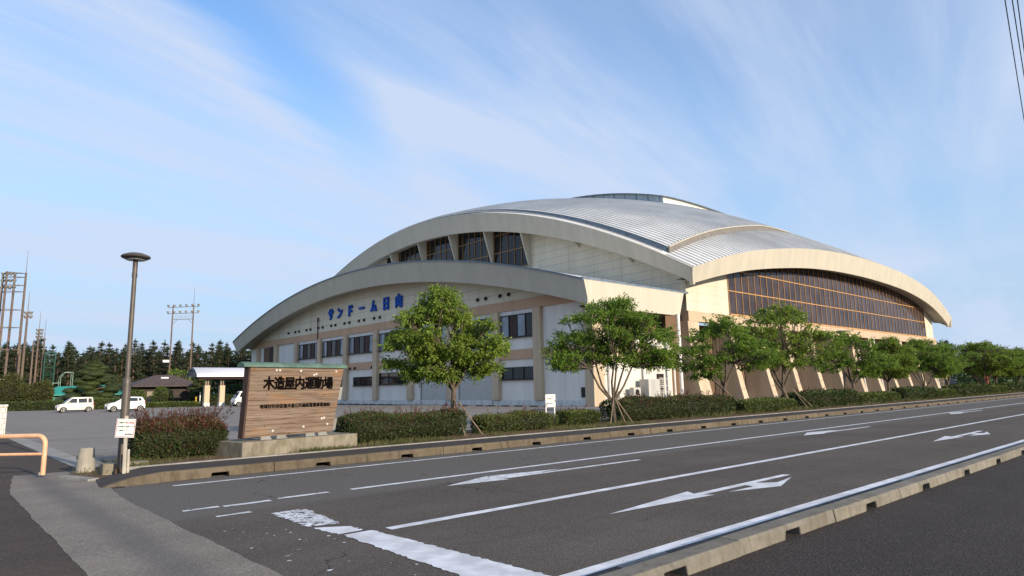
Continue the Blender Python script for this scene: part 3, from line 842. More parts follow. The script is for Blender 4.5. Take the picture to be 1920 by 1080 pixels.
# lantern on the crown
LX0, LX1, LY0, LY1, LH = 80.0, 99.0, 54.7, 105.3, 1.1
def lz(x, y): return roof_z(x, y) + ST(y)
mb = MB(); ys = [LY0 + (LY1-LY0)*i/30 for i in range(31)]
mb.loft([[(LX0, y, lz(LX0, y) - .3), (LX0, y, lz(LX0, y) + LH), (LX0 + .2, y, lz(LX0, y) + LH), (LX0 + .2, y, lz(LX0, y) - .3)] for y in ys])
lan = mb.build('lantern', 'lantern', hall)
mb = MB(); xs = [LX0 + .21 + (LX1-LX0-.21)*i/30 for i in range(31)]
mb.loft([[(x, LY0 + .02, lz(x, LY0) - .3), (x, LY0 + .02, lz(x, LY0) + LH * (1 - .75*(x-LX0)/(LX1-LX0))), (x, LY0 + .2, lz(x, LY0) + LH * (1 - .75*(x-LX0)/(LX1-LX0))), (x, LY0 + .2, lz(x, LY0) - .3)] for x in xs])
mb.build('lantern_side', 'ivory', lan)
mb = grid_surface(LX0 - .5, LX1, LY0 - .4, LY1 + .4, 16, 24, lambda x, y: lz(x, y) + .14 + LH * (1 - .75*max(0, x-LX0)/(LX1-LX0)))
o = mb.build('lantern_roof', 'gutter_blue', lan, smooth=True, angle=0)
sm = o.modifiers.new('thick', 'SOLIDIFY'); sm.thickness = 0.12
for k in range(24):
    y = LY0 + .5 + k * (LY1-LY0-1)/23; mb = MB(); mb.box(LX0 - .06, LX0 - .003, y - .05, y + .05, lz(LX0, y) - .2, lz(LX0, y) + LH); mb.build('lantern_post', 'gutter_blue', lan)

# ---- the two storey front wing
WX, WY0, WY1 = 42.0, 36.2, 113.6
def wt(y): v = (y - 75) / 40.0; return 16.5 - 6.2 * v * v
def wb(y): v = (y - 75) / 40.0; return 14.25 - 5.95 * v * v
N = 64
loops = []
for i in range(N + 1):
    y = 34.9 + (115.3 - 34.9) * i / N
    yb = y - (1.6 if i == N else 0)
    loops.append([(39.4, y, wt(y)), (39.9, yb, wb(y) if i < N else wb(y) - .1), (40.2, yb, wb(y) if i < N else wb(y) - .1), (39.75, y, wt(y))])
mb = MB(); mb.loft(loops); mb.build('wing_fascia', 'fascia', hall, smooth=True, angle=30)
mb = MB(); mb.loft([[(x, 34.88, 10.28), (x + (0 if x < 50 else -.75), 34.95, 8.1), (x + (0 if x < 50 else -.75), 35.25, 8.1), (x, 35.2, 10.28)] for x in (39.77, 53.6)])
mb.build('wing_side_fascia', 'fascia', hall)
mb = MB(); ys = [35.0 + (115.1-35.0)*i/N for i in range(N+1)]
mb.loft([[(39.5, y, wt(y) + .03), (55.6, y, wt(y) + .03)] for y in ys], closed=False)
wr = mb.build('wing_roof', 'roof', hall, smooth=True)
mb = MB(); mb.loft([[(39.3, y, wt(y) - .03), (39.3, y, wt(y) + .10), (39.55, y, wt(y) + .10), (39.55, y, wt(y) - .03)] for y in ys])
mb.build('roof_edge_trim', 'gutter_blue', wr)
mb = MB(); mb.box(39.9, 55.2, 35.4, 35.95, 10.42, 10.62); mb.build('parapet_gutter', 'gutter_blue', wr)
for k in range(9): mb = MB(); mb.tube([(40.5 + k*1.7, 35.2, 10.5), (40.5 + k*1.7, 35.2, 10.95)], .03, 6); mb.build('guard_post', 'gutter_blue', wr)
ys = [35.2 + (113.4-35.2)*i/N for i in range(N+1)]
mb = MB(); mb.loft([[(40.0, y, wb(y) + .1), (42.3, y, wb(y) + .35), (42.3, y, wb(y) + .45), (40.0, y, wb(y) + .2)] for y in ys])
mb.build('wing_soffit', 'soffit', hall, smooth=True)
mb = MB(); mb.box(40.3, 53.0, 35.2, 36.3, 8.22, 8.32); mb.build('side_soffit', 'wood_dark', hall)
ys = [WY0 + .3 + (WY1 - WY0 - .3)*i/N for i in range(N+1)]
mb = MB(); mb.loft([[(WX, y, 9.98), (WX, y, max(10.0, wb(y) + .4)), (WX + .3, y, max(10.0, wb(y) + .4)), (WX + .3, y, 9.98)] for y in ys])
mb.build('wing_upper_wall', 'siding_y', hall)
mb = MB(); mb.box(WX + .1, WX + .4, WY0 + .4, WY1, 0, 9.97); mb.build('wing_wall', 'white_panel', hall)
mb = MB(); mb.box(WX - .12, WX + .09, WY0 + .3, WY1, 9.02, 9.975); mb.build('top_beam', 'beige', hall)
mb = MB(); mb.box(WX - .08, WX + .09, WY0 + .3, 113.0, 4.35, 5.25); mb.build('floor_band', 'beige', hall)
mb = MB(); mb.box(WX - .06, WX + .09, WY0 + .3, WY1, 0, .5); mb.build('wing_plinth', 'plinth', hall)
cols = [36.7, 42.95, 48.85, 56.35, 64.05, 71.8, 79.55, 87.25, 95.0, 102.7, 110.0]
for y in cols:
    mb = MB(); mb.box(WX - .32, WX + .09, y - .5, y + .5, .0 if y < 40 else .52, 9.0); mb.build('pilaster', 'beige_plain', hall, bevel=.02)
def window(y0, y1, z0, z1, panes, mat_seq, sill=True):
    f = MB(); t = .07
    f.box(WX - .02, WX + .085, y0, y1, z0, z0 + t); f.box(WX - .02, WX + .085, y0, y1, z1 - t, z1)
    for k in range(panes + 1):
        y = y0 + (y1-y0)*k/panes; f.box(WX - .018, WX + .083, max(y0, y - t*.6), min(y1, y + t*.6), z0 + t, z1 - t)
    if sill: f.box(WX - .14, WX + .08, y0 - .15, y1 + .1, z0 - .09, z0 - .003)
    o = f.build('window', 'frame_dark', hall)
    groups = {}
    for k in range(panes):
        a, b = y0 + (y1-y0)*k/panes, y0 + (y1-y0)*(k+1)/panes
        m = MB(); m.quad((WX + .05, a, z0), (WX + .05, b, z0), (WX + .05, b, z1), (WX + .05, a, z1))
        m.build('pane', mat_seq[k % len(mat_seq)], o)
pat = ['glass_pale', 'curtain', 'glass_dark', 'curtain', 'glass_pale', 'glass_dark']
for i, (a, b) in enumerate(zip(cols[:8], cols[1:9])):
    if i == 0: continue
    y0, y1 = a + .62, b - .62
    window(y0, y1, 6.45, 8.6, 5 if y1 - y0 > 5 else 4, pat if i != 1 else ['glass_dark', 'glass_pale', 'curtain', 'glass_pale'])
    h = MB(); h.box(WX - .03, WX + .09, y0 - .1, y1 + .1, 8.62, 9.0); h.build('window_header', 'plinth', hall)
window(43.55, 48.2, 2.45, 3.6, 3, ['glass_dark'])
window(64.7, 71.1, 2.35, 3.75, 3, ['glass_dark'])
window(72.8, 77.6, 2.30, 3.40, 3, ['glass_bay', 'glass_dark'])
window(80.3, 85.5, 2.30, 3.40, 3, ['glass_bay', 'glass_dark'])
for a, b in ((49.6, 54.9), (57.2, 61.9)):
    mb = MB(); mb.box(WX - .02, WX + .06, a, b, .02, 3.75); s_ = mb.build('roller_shutter', 'shutter', hall)
    mb = MB(); mb.box(WX - .1, WX + .05, a - .12, a - .003, 0, 3.9); mb.box(WX - .1, WX + .05, b + .003, b + .12, 0, 3.9); mb.box(WX - .12, WX + .05, a - .003, b + .003, 3.76, 4.0); mb.build('shutter_frame', 'steel', s_)
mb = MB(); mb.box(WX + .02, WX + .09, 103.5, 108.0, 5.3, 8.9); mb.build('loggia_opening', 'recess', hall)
mb = MB(); mb.box(WX - .02, WX + .015, 104.2, 105.6, 5.3, 8.9); mb.build('loggia_door', 'curtain', hall)
for y in (98.2, 95.7, 94.4, 91.8, 90.5, 87.95, 86.6, 84.0, 82.75, 80.15, 78.8, 76.25, 74.9, 72.4, 71.0, 62.8, 61.4, 58.6, 55.2, 51.7, 50.4, 48.2, 46.9):
    mb = MB(); mb.lathe([(.0, 0), (.19, 0), (.19, .05)], (0, 0, 0), 12)
    m2 = MB(); prof = [(0, .17, .0), (-.12, .19, 0), (-.22, .15, -.06), (-.27, .02, -.14)]
    m2.loft([[(WX + dx, y + r*math.cos(q), 10.65 + dz + r*math.sin(q)) for q in [2*math.pi*k/10 for k in range(10)]] for dx, r, dz in prof])
    m2.build('vent_hood', 'frame_dark', hall, smooth=True)
for y in (78.3, 77.0, 72.6):
    m2 = MB(); m2.loft([[(WX - .08 + dx, y + r*math.cos(q), 4.55 + dz + r*math.sin(q)) for q in [2*math.pi*k/10 for k in range(10)]] for dx, r, dz in [(0, .17, .0), (-.12, .19, 0), (-.22, .15, -.06), (-.27, .02, -.14)]])
    m2.build('vent_hood', 'frame_dark', hall, smooth=True)
for ch, y in zip('サンドーム日向', (84.1, 81.5, 78.6, 75.5, 72.5, 69.5, 66.6)):
    text_mesh('sign_letter', ch, 1.72, 'blue', hall, (WX - .12, y, 12.1), (0, -1, 0), (0, 0, 1), .1, .06, sx=.92)
mb = MB(); mb.tube([(WX - .22, 87.9, .3), (WX - .22, 87.9, 11.9)], .085, 8); mb.tube([(WX - .22, 87.9, 11.5), (WX - .22, 87.9, 12.1)], .13, 8)
mb.build('downpipe', 'pipe_dark', hall, smooth=True)
mb = MB(); mb.box(WX - .01, WX + .095, 37.6, 37.95, .75, 1.6); mb.build('meter_box', 'frame_dark', hall)
# side wall of the wing
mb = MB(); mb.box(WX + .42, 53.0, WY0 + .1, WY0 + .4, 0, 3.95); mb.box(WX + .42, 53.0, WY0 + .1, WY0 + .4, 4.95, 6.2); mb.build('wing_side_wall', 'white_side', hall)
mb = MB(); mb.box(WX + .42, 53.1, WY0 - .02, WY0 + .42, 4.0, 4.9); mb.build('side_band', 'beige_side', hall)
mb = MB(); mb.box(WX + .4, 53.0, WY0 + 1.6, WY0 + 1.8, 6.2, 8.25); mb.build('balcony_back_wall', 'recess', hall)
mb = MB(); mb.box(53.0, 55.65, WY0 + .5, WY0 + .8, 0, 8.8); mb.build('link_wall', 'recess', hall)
mb = MB(); mb.box(WX + .1, 43.1, WY0, WY0 + .4, 0, 9.0); mb.build('corner_pier', 'beige_plain', hall, bevel=.02)
for x, z1, r in ((43.6, 8.2, .09), (48.4, 8.2, .11), (53.15, 4.0, .09)):
    mb = MB(); mb.tube([(x, WY0 - .1, .2), (x, WY0 - .1, z1)], r, 10); mb.build('downpipe', 'pipe_white', hall, smooth=True)
mb = MB(); mb.box(50.55, 51.5, WY0 - .03, WY0 + .095, .3, 2.7); dr = mb.build('louvre_door', 'frame_dark', hall)
mb = MB()
for k in range(11): mb.box(50.65, 51.4, WY0 - .07, WY0 - .034, .45 + k*.17 + (0.0 if k < 5 else .12), .55 + k*.17 + (0 if k < 5 else .12))
mb.build('louvre_slat', 'steel', dr)
for i in range(3):
    x = 46.3 + i*.0
ac = thing('air_conditioner', 'pale outdoor air conditioning unit with fan grille against the hall side wall', 'air conditioner', (46.4, 35.6, 0))
mb = MB(); mb.box(45.9, 46.9, 35.4, 35.85, .1, 1.5); mb.build('casing', 'unit_grey', ac, bevel=.02)
for z in (.45, 1.08):
    mb = MB(); mb.loft([[(46.4 + r*math.cos(q), 35.4 - d, z + r*math.sin(q)) for q in [2*math.pi*k/18 for k in range(18)]] for r, d in ((.27, .003), (.27, .03), (.22, .03), (.2, .01))]); mb.build('fan_grille', 'frame_dark', ac)
en = thing('equipment_enclosure', 'white panelled equipment enclosure with rails beside the louvred door', 'enclosure', (48.9, 35.3, 0))
mb = MB(); mb.box(47.4, 49.0, 34.9, 35.9, 0, 2.2); mb.build('casing', 'unit_grey', en, bevel=.02)
mb = MB()
for z in (.5, 1.05, 1.6, 2.2): mb.tube([(49.05, 34.9, z), (50.4, 34.9, z)], .02, 6)
for x in (49.05, 49.5, 49.95, 50.4): mb.tube([(x, 34.9, 0), (x, 34.9, 2.2)], .022, 6)
mb.build('railing', 'pipe_white', en)
# wheel stops along the wing
for k, y in enumerate((39.5, 41.2, 43.2, 44.9, 46.9, 48.6, 51.0, 52.7, 64.8, 66.5, 68.5, 70.2, 72.2, 73.9, 76.0, 77.7, 80.0, 81.7, 84.0, 85.7)):
    if k == 0: ws = thing('wheel_stop', 'low concrete wheel stop on the asphalt along the hall front', 'wheel stop', (39.6, y, 0), group='wheel stops along the hall front'); mb = MB(); mb.loft([[(39.5, y + s*.55, 0), (39.7, y + s*.55, 0), (39.66, y + s*.53, .12), (39.54, y + s*.53, .12)] for s in (-1, 1)]); mb.build('stop_block', 'gutter', ws)
    else: dup(ws, (39.6, y, 0))
# ------------------------------------------------------------------ timber name sign on its pedestal
TH = math.radians(10.5)
ux, uy = math.cos(TH), math.sin(TH)
def sg(a, b, z, o=(5.66, 15.6)):                     # a along the front, b depth
    return (o[0] + ux*a - uy*b, o[1] + uy*a + ux*b, z)
def obox(mb, a0, a1, b0, b1, z0, z1, o=(5.66, 15.6)):
    v = [sg(a, b, z, o) for z in (z0, z1) for b in (b0, b1) for a in (a0, a1)]
    return mb.add(v, [(0, 2, 3, 1), (4, 5, 7, 6), (0, 1, 5, 4), (2, 6, 7, 3), (0, 4, 6, 2), (1, 3, 7, 5)])
ped = thing('sign_pedestal', 'low mossy concrete plinth under the timber name sign', 'plinth', (5.66, 15.6, 0.1))
mb = MB(); obox(mb, 0, 3.32, 0, 1.25, .1, .52); mb.build('block', 'pedestal', ped, bevel=.015)
sgn = thing('name_sign', 'weathered timber name sign with black characters and a green copper cap', 'sign', (5.66, 15.6, .52))
BX = .30
mb = MB(); poly = [(.21, .60), (2.72, .60), (3.05, 2.26), (.31, 2.26)]
mb.prism([sg(a, BX, z) for a, z in poly], (-uy*.06, ux*.06, 0)); board = mb.build('board', 'wood', sgn)
mb = MB(); mb.prism([sg(a, BX + .0605, z) for a, z in [(.16, .585), (2.66, .585), (2.99, 2.26), (.26, 2.26)]], (-uy*.14, ux*.14, 0)); mb.build('frame', 'wood_dark', sgn)
mb = MB(); mb.prism([sg(a, BX - .004, z) for a, z in [(.16, .585), (.205, .60), (.305, 2.26), (.26, 2.26)]], (-uy*.065, ux*.065, 0)); mb.build('edge_board', 'wood_dark', sgn)
mb = MB()
arc = [(b, z) for b, z in [(-.06, 0), (-.05, .05), (-.01, .09), (.10, .125), (.21, .09), (.25, .05), (.26, 0)]]
loops = []
for a in [.10 + 3.04*k/12 for k in range(13)]: loops.append([sg(a, BX + b, 2.265 + z) for b, z in arc])
mb.loft(loops); mb.build('copper_cap', 'copper', sgn)
mb = MB()
for a in (.62, 1.2, 1.78, 2.36, 2.9): mb.loft([[sg(q, BX + b * 1.02 - .004, 2.265 + z * 1.04 + .003) for b, z in arc] for q in (a, a + .025)])
mb.build('cap_seam', 'copper', sgn)
for k, ch in enumerate('木造屋内運動場'):
    text_mesh('sign_letter', ch, .335, 'letter_black', sgn, sg(.80 + k*.292, BX - .006, 1.83 + .02), (ux, uy, 0), (0, 0, 1), .010, .0115, sx=.92)
text_mesh('small_lettering', '地域材利用促進木造公共施設整備事業施設', .108, 'letter_black', sgn, sg(1.60, BX - .006, 1.305), (ux, uy, 0), (0, 0, 1), .005, .003)
for a, z in ((1.0, 2.19), (1.09, 2.19), (1.7, 2.18), (2.1, 2.08), (2.17, 2.10), (2.8, 2.18), (.95, .72), (1.82, .77), (2.55, .80), (2.37, .95), (2.44, .965)):
    mb = MB(); mb.loft([[sg(a + r*math.cos(q), BX - d, z + r*math.sin(q)) for q in [2*math.pi*k/12 for k in range(12)]] for r, d in ((.032, .001), (.030, .016), (.016, .024))])
    mb.build('bolt_cap', 'bolt_white', sgn, smooth=True)
for a in (.62, 1.05, 1.88, 2.26):
    mb = MB(); obox(mb, a, a + .30, BX - .03, BX + .5, .522, .545); obox(mb, a + .02, a + .28, BX + .0, BX + .02, .546, .60)
    for q in (.05, .14, .23): obox(mb, a + q, a + q + .025, BX - .01, BX + .0, .546, .60)
    mb.build('steel_foot', 'steel', sgn)
for z0, z1 in ((.63, .93), (1.42, 1.76)):
    def ra(z): return 2.73 + (z - .60) / 1.66 * .34
    mb = MB(); mb.prism([sg(a, BX + .02, z) for a, z in [(ra(z0), z0), (ra(z0) + .09, z0), (ra(z1) + .09, z1), (ra(z1), z1)]], (-uy*.03, ux*.03, 0)); mb.build('side_bracket', 'steel', sgn)

# ------------------------------------------------------------------ street lamp, small signs, bollard, rail
def make_lamp(name, label, loc, group):
    t = thing(name, label, 'street lamp', loc, group=group); x, y, z = loc
    mb = MB(); mb.lathe([(.082, .0), (.082, 1.64), (.078, 1.74), (.052, 1.80)], loc, 16); mb.build('pole_sleeve', 'lamp', t, smooth=True)
    mb = MB(); mb.lathe([(.052, 1.72), (.044, 3.78), (.044, 3.80)], loc, 14); mb.build('pole', 'lamp', t, smooth=True)
    mb = MB(); mb.lathe([(.049, 3.78), (.049, 4.16), (.07, 4.17)], loc, 14)
    for k in range(4):
        a = k*math.pi/2 + .4
        for q in (3.82, 3.86): mb.tube([(x + .05*math.cos(a), y + .05*math.sin(a), z + q), (x + .068*math.cos(a), y + .068*math.sin(a), z + q)], .008, 6)
    mb.build('neck', 'lamp', t, smooth=True)
    mb = MB(); mb.lathe([(.08, 4.155), (.20, 4.16), (.275, 4.195), (.285, 4.215), (.26, 4.245), (.15, 4.285), (.02, 4.295)], loc, 32); mb.build('lamp_head', 'lamp', t, smooth=True)
    mb = MB(); mb.lathe([(.10, 4.145), (.19, 4.15), (.19, 4.158), (.10, 4.158)], loc, 24); mb.build('lens', 'lamp_glass', t)
    mb = MB(); mb.box(x - .03, x + .03, y - .086, y - .078, z + .9, z + 1.05); mb.build('service_hatch', 'lamp', t)
    return t
lampA = make_lamp('street_lamp', 'tall brown street lamp with a flat disc head beside the small warning sign', (3.22, 15.55, .12), 'disc headed street lamps')
lampA.scale = (1, 1, 1.055)
dup(lampA, (52.6, 20.5, .0), 0, 'distant brown street lamp whose disc head shows between the roadside tree crowns', scale=1.3)
lb = thing('lamp_footing', 'small square concrete footing block round the street lamp base', 'footing', (3.3, 15.7, 0))
mb = MB(); mb.box(2.92, 3.76, 15.68, 15.98, .0, .27); mb.build('block', 'pedestal', lb, bevel=.01)
ws_ = thing('warning_sign', 'small white warning sign with a pink border on a wooden post before the lamp', 'sign', (3.18, 15.05, .18))
WA = math.radians(-18); wx, wy = math.cos(WA), math.sin(WA)
def wp(a, b, z, o=(3.14, 15.02)): return (o[0] + wx*a - wy*b, o[1] + wy*a + wx*b, z)
def tilt(a, z, t=-.06): return (a*math.cos(t) - z*math.sin(t), a*math.sin(t) + z*math.cos(t))
def wbox(mb, a0, a1, b0, b1, z0, z1, zc=1.0):
    v = []
    for z in (z0, z1):
        for b in (b0, b1):
            for a in (a0, a1):
                q, r = tilt(a, z); v.append(wp(q, b, zc + r))
    mb.add(v, [(0, 2, 3, 1), (4, 5, 7, 6), (0, 1, 5, 4), (2, 6, 7, 3), (0, 4, 6, 2), (1, 3, 7, 5)])
mb = MB(); wbox(mb, -.165, .165, -.012, .03, -.18, .18); wb_ = mb.build('sign_board', 'sign_white', ws_)
mb = MB()
for a0, a1, z0, z1 in ((-.158, .158, .155, .165), (-.158, .158, -.165, -.155), (-.158, -.148, -.155, .155), (.148, .158, -.155, .155)): wbox(mb, a0, a1, -.0155, -.0125, z0, z1)
mb.build('border', 'sign_border', wb_)
mb = MB(); mb.tube([wp(.02, .05, .12), wp(.0, .05, 1.24)], .032, 4); mb.build('post', 'post_wood', ws_)
mb = MB(); mb.tube([wp(.085, .06, .12), wp(.075, .06, .58)], .022, 4); mb.build('short_stake', 'post_wood', ws_)
def wtext(body, a, z, size, mat, align='LEFT', bold=.0012):
    q, r = tilt(a, z); p = wp(q, -.016, 1.0 + r); t = -.06
    text_mesh('lettering', body, size, mat, wb_, p, (wx*math.cos(t), wy*math.cos(t), math.sin(t)), (-wx*math.sin(t), -wy*math.sin(t), math.cos(t)), .001, bold, align)
wtext('公園内での', -.138, .105, .0345, 'text_green'); wtext('犬の散歩', -.138 + .0345*4.0 - .004, .105, .0345, 'text_red'); wtext('は', -.138 + .0345*7.1, .105, .0345, 'text_green')
wtext('利用者に迷惑ですので', -.138, .03, .0335, 'text_green'); wtext('ご遠慮下さい。', -.138, -.045, .0345, 'text_green'); wtext('指定管理者', .14, -.118, .028, 'letter_black', 'RIGHT')
nb = thing('notice_board', 'small white notice board on two white posts between the low hedges', 'notice board', (18.2, 17.8, .18))
NA = math.radians(-8); nx, ny = math.cos(NA), math.sin(NA)
def npt(a, b, z): return (18.05 + nx*a - ny*b, 17.9 + ny*a + nx*b, z)
def nbox(a0, a1, b0, b1, z0, z1, mat, name, par):
    mb = MB(); v = [npt(a, b, z) for z in (z0, z1) for b in (b0, b1) for a in (a0, a1)]
    mb.add(v, [(0, 2, 3, 1), (4, 5, 7, 6), (0, 1, 5, 4), (2, 6, 7, 3), (0, 4, 6, 2), (1, 3, 7, 5)]); return mb.build(name, mat, par)
nbd = nbox(-.235, .235, 0, .02, .90, 1.38, 'sign_white', 'board', nb)
nbox(-.225, -.185, .021, .06, .15, 1.36, 'sign_white', 'post', nb); nbox(.185, .225, .021, .06, .15, 1.36, 'sign_white', 'post', nb)
for tx, z in (('グリーン帯上', 1.30), ('駐車厳禁です', 1.21), ('パークゴルフ場', 1.12), ('利用者専用', 1.03)):
    text_mesh('lettering', tx, .062, 'text_grey', nbd, npt(-.2, -.004, z), (nx, ny, 0), (0, 0, 1), .001, .0005, 'LEFT')
text_mesh('lettering', '管理者', .035, 'text_grey', nbd, npt(.21, -.004, .945), (nx, ny, 0), (0, 0, 1), .001, 0, 'RIGHT')

bo = thing('bollard', 'short tapered stone bollard at the corner of the side road', 'bollard', (2.80, 16.75, .05))
mb = MB(); mb.lathe([(.185, 0), (.18, .04), (.145, .48), (.135, .50), (.02, .505)], (2.80, 16.75, .05), 20); mb.build('body', 'granite', bo, smooth=True)
mb = MB(); mb.lathe([(.151, .41), (.146, .475), (.14, .477), (.14, .41)], (2.80, 16.75, .05), 20); mb.build('collar', 'granite', bo)
mb = MB(); mb.box(2.62, 2.645, 16.70, 16.76, .33, .39); mb.build('reflector', 'frame_dark', bo)

gr = thing('guard_rail', 'salmon painted tubular guard rail at the left edge', 'guard rail', (2.05, 16.8, 0))
d_ = Vector((-.74, .67, 0)); p0 = Vector((2.06, 16.78, 0.06))
pts = [p0 + Vector((0, 0, .0)), p0 + Vector((0, 0, .62))]
for k in range(1, 6):
    a = k/5*math.pi/2; pts.append(p0 + d_*(.17*(1 - math.cos(a))) + Vector((0, 0, .62 + .17*math.sin(a))))
pts += [p0 + d_*1.9 + Vector((0, 0, .79)), p0 + d_*2.1 + Vector((0, 0, .0))]
mb = MB(); mb.tube(pts, .047, 12); mb.build('hoop', 'rail', gr, smooth=True)
mb = MB(); mb.tube([p0 + Vector((0, 0, .42)), p0 + d_*2.0 + Vector((0, 0, .42))], .03, 10); mb.build('cross_bar', 'rail', gr, smooth=True)
mb = MB(); mb.tube([p0 - Vector((0.06, 0.02, 0)), p0 - Vector((.06, .02, -.06))], .02, 8); mb.build('foot_bolt', 'steel', gr)
gp = thing('gate_pillar', 'pale tiled gate pillar at the left edge of the parking lot entrance', 'gate pillar', (2.2, 37.6, 0))
mb = MB(); mb.box(1.2, 3.05, 37.3, 38.0, 0, 1.24); mb.build('pillar', 'tile', gp)
mb = MB(); mb.box(1.17, 3.08, 37.27, 38.03, 1.243, 1.33); mb.build('coping', 'tile', gp, bevel=.01)

# ------------------------------------------------------------------ vegetation
def tree_meshes(seed, fork, blobs, n_clump, per, L, clump_r, stems, trunk_r, leaf, droop=.5, bark='bark', base_lean=(0, 0), tufts=1.0):
    """crown clumps fill ellipsoid blobs; every clump hangs on a branch grown from the fork"""
    r = np.random.default_rng(seed); rr = random.Random(seed)
    cs = []
    tries = 0
    while len(cs) < n_clump and tries < 20000:
        tries += 1
        c, rad = blobs[r.integers(len(blobs))]
        p = r.normal(size=3); p /= np.linalg.norm(p); p *= r.uniform(.35, 1.0) ** .6
        q = np.array(c) + p * np.array(rad)
        if all(np.linalg.norm(q - o) > clump_r * .72 for o in cs): cs.append(q)
    tb = MB()
    fk = Vector((base_lean[0], base_lean[1], fork))
    tb.tube([(0, 0, -.05), (.02, 0, .05), fk * .5 + Vector((rr.uniform(-.04, .04), rr.uniform(-.04, .04), 0)), fk], [trunk_r*1.35, trunk_r*1.1, trunk_r*.95, trunk_r*.85], 10)
    groups = [[] for _ in range(stems)]
    a0 = rr.uniform(0, 6.28)
    for q in cs:
        a = (math.atan2(q[1] - fk.y, q[0] - fk.x) - a0) % (2*math.pi)
        groups[int(a / (2*math.pi) * stems) % stems].append(q)
    for g in groups:
        if not g: continue
        m = Vector(np.mean(g, axis=0)); k1 = fk.lerp(m, .55) + Vector((rr.uniform(-.15, .15), rr.uniform(-.15, .15), .1))
        s0 = fk - Vector((0, 0, .12)); rad = trunk_r * .62
        midp = s0.lerp(k1, .5) + Vector((0, 0, -.08)) + Vector((rr.uniform(-.12, .12), rr.uniform(-.12, .12), 0))
        tb.tube([s0, midp, k1], [rad, rad*.8, rad*.62], 7)
        for q in g:
            q = Vector(q); c1 = k1.lerp(q, .5) + Vector((rr.uniform(-.2, .2), rr.uniform(-.2, .2), rr.uniform(-.15, .05)))
            tb.tube([k1 - (k1 - midp).normalized()*.03, c1, q + Vector((0, 0, -.05))], [rad*.42, rad*.26, .008], 5)
            for _ in range(3):
                e = q + Vector((rr.uniform(-1, 1), rr.uniform(-1, 1), rr.uniform(-.5, .9))) * clump_r * .8
                tb.tube([c1.lerp(q, .5), q.lerp(e, .5) + Vector((0, 0, .03)), e], [.014, .009, .004], 3)
    Cs, Ds = [], []
    for q in cs:
        n = int(per * r.uniform(.7, 1.3)); ns = max(4, int(n / 14))
        for _ in range(ns):                      # sprays of leaves within each clump
            d = r.normal(size=3); d[2] = d[2] * .6 + .15; d /= np.linalg.norm(d)
            tip = q + d * clump_r * r.uniform(.55, 1.25) * np.array([1, 1, .72])
            t = r.uniform(.25, 1.0, size=(14, 1)); pts = q + (tip - q) * t + r.normal(size=(14, 3)) * clump_r * .10
            dd = d + r.normal(size=(14, 3)) * .75; dd[:, 2] -= droop
            Cs.append(pts); Ds.append(dd)
    C = np.concatenate(Cs); D = np.concatenate(Ds)
    V, F = leaves(C, D, r.uniform(.75, 1.25, size=len(C)) * L, r.uniform(.8, 1.2, size=len(C)) * L * .42)
    return tb, V, F
def make_tree(name, label, cat, loc, group, args, leaf, rz=0, bark='bark', scale=1.0):
    t = thing(name, label, cat, loc, rz, group, scale)
    tb, V, F = tree_meshes(leaf=leaf, **args)
    tb.build('trunk', bark, t, world=False, smooth=True)
    np_mesh('crown', V, F, leaf, t)
    return t
G_ = 'street trees along the planting strip'
A1 = dict(seed=3, fork=1.55, blobs=[((-.35, -.1, 3.4), (1.55, 1.4, 1.3)), ((-1.45, .2, 2.7), (1.05, 1.1, .8)), ((.75, 0, 2.75), (.9, 1.0, .9)), ((-.35, 0, 4.25), (.8, .8, .6)), ((-.2, 0, 2.25), (.9, .9, .5))], n_clump=95, per=330, L=.115, clump_r=.42, stems=6, trunk_r=.088, droop=.55)
t1 = make_tree('street_tree', 'rounded bright green street tree in front of the roller shutters, nearest to the timber sign', 'tree', (13.1, 17.45, .16), G_, A1, 'leaf_street', rz=-.75)
A2 = dict(seed=9, fork=.95, blobs=[((0, 0, 3.95), (2.0, 1.9, .95)), ((-1.3, .3, 3.2), (1.25, 1.2, .75)), ((1.4, 0, 3.2), (1.2, 1.2, .75)), ((.2, 0, 4.5), (1.1, 1.1, .55)), ((-1.9, -.3, 2.5), (.6, .7, .35)), ((1.9, .4, 2.5), (.55, .7, .4)), ((.3, 0, 2.75), (1.3, 1.2, .5))], n_clump=120, per=280, L=.115, clump_r=.44, stems=6, trunk_r=.085, droop=.25)
t2 = make_tree('street_tree', 'wide umbrella shaped street tree with several stems, in front of the hall corner', 'tree', (20.7, 17.0, .16), G_, A2, 'leaf_street_b', rz=-.75)
A3 = dict(seed=21, fork=1.35, blobs=[((0, 0, 3.6), (1.7, 1.6, 1.2)), ((-1.5, 0, 2.9), (1.15, 1.1, .75)), ((1.5, .2, 3.0), (1.1, 1.1, .8)), ((.4, 0, 4.4), (.8, .8, .5)), ((-.7, .2, 2.1), (.6, .6, .35))], n_clump=80, per=175, L=.145, clump_r=.46, stems=4, trunk_r=.10, droop=.3)
t3 = make_tree('street_tree', 'street tree with a low drooping crown just right of the white downpipe', 'tree', (30.3, 17.7, .16), G_, A3, 'leaf_street_b', rz=-.8)
A4 = dict(seed=34, fork=1.2, blobs=[((-.3, 0, 4.4), (1.9, 1.8, 1.25)), ((-1.5, 0, 3.5), (1.2, 1.2, .9)), ((1.3, .1, 3.6), (1.3, 1.2, .9)), ((-.3, 0, 5.3), (.9, .9, .6)), ((0, 0, 2.8), (1.2, 1.1, .5))], n_clump=92, per=165, L=.15, clump_r=.50, stems=5, trunk_r=.11, droop=.3, base_lean=(-.35, .1))
t3.scale = (1.12, 1.12, 1.0)
t4 = make_tree('street_tree', 'tallest leaning street tree in front of the long gold framed glazing', 'tree', (36.9, 17.4, .16), G_, A4, 'leaf_street', rz=-.7)
t4.scale = (1.16, 1.16, 1.0)
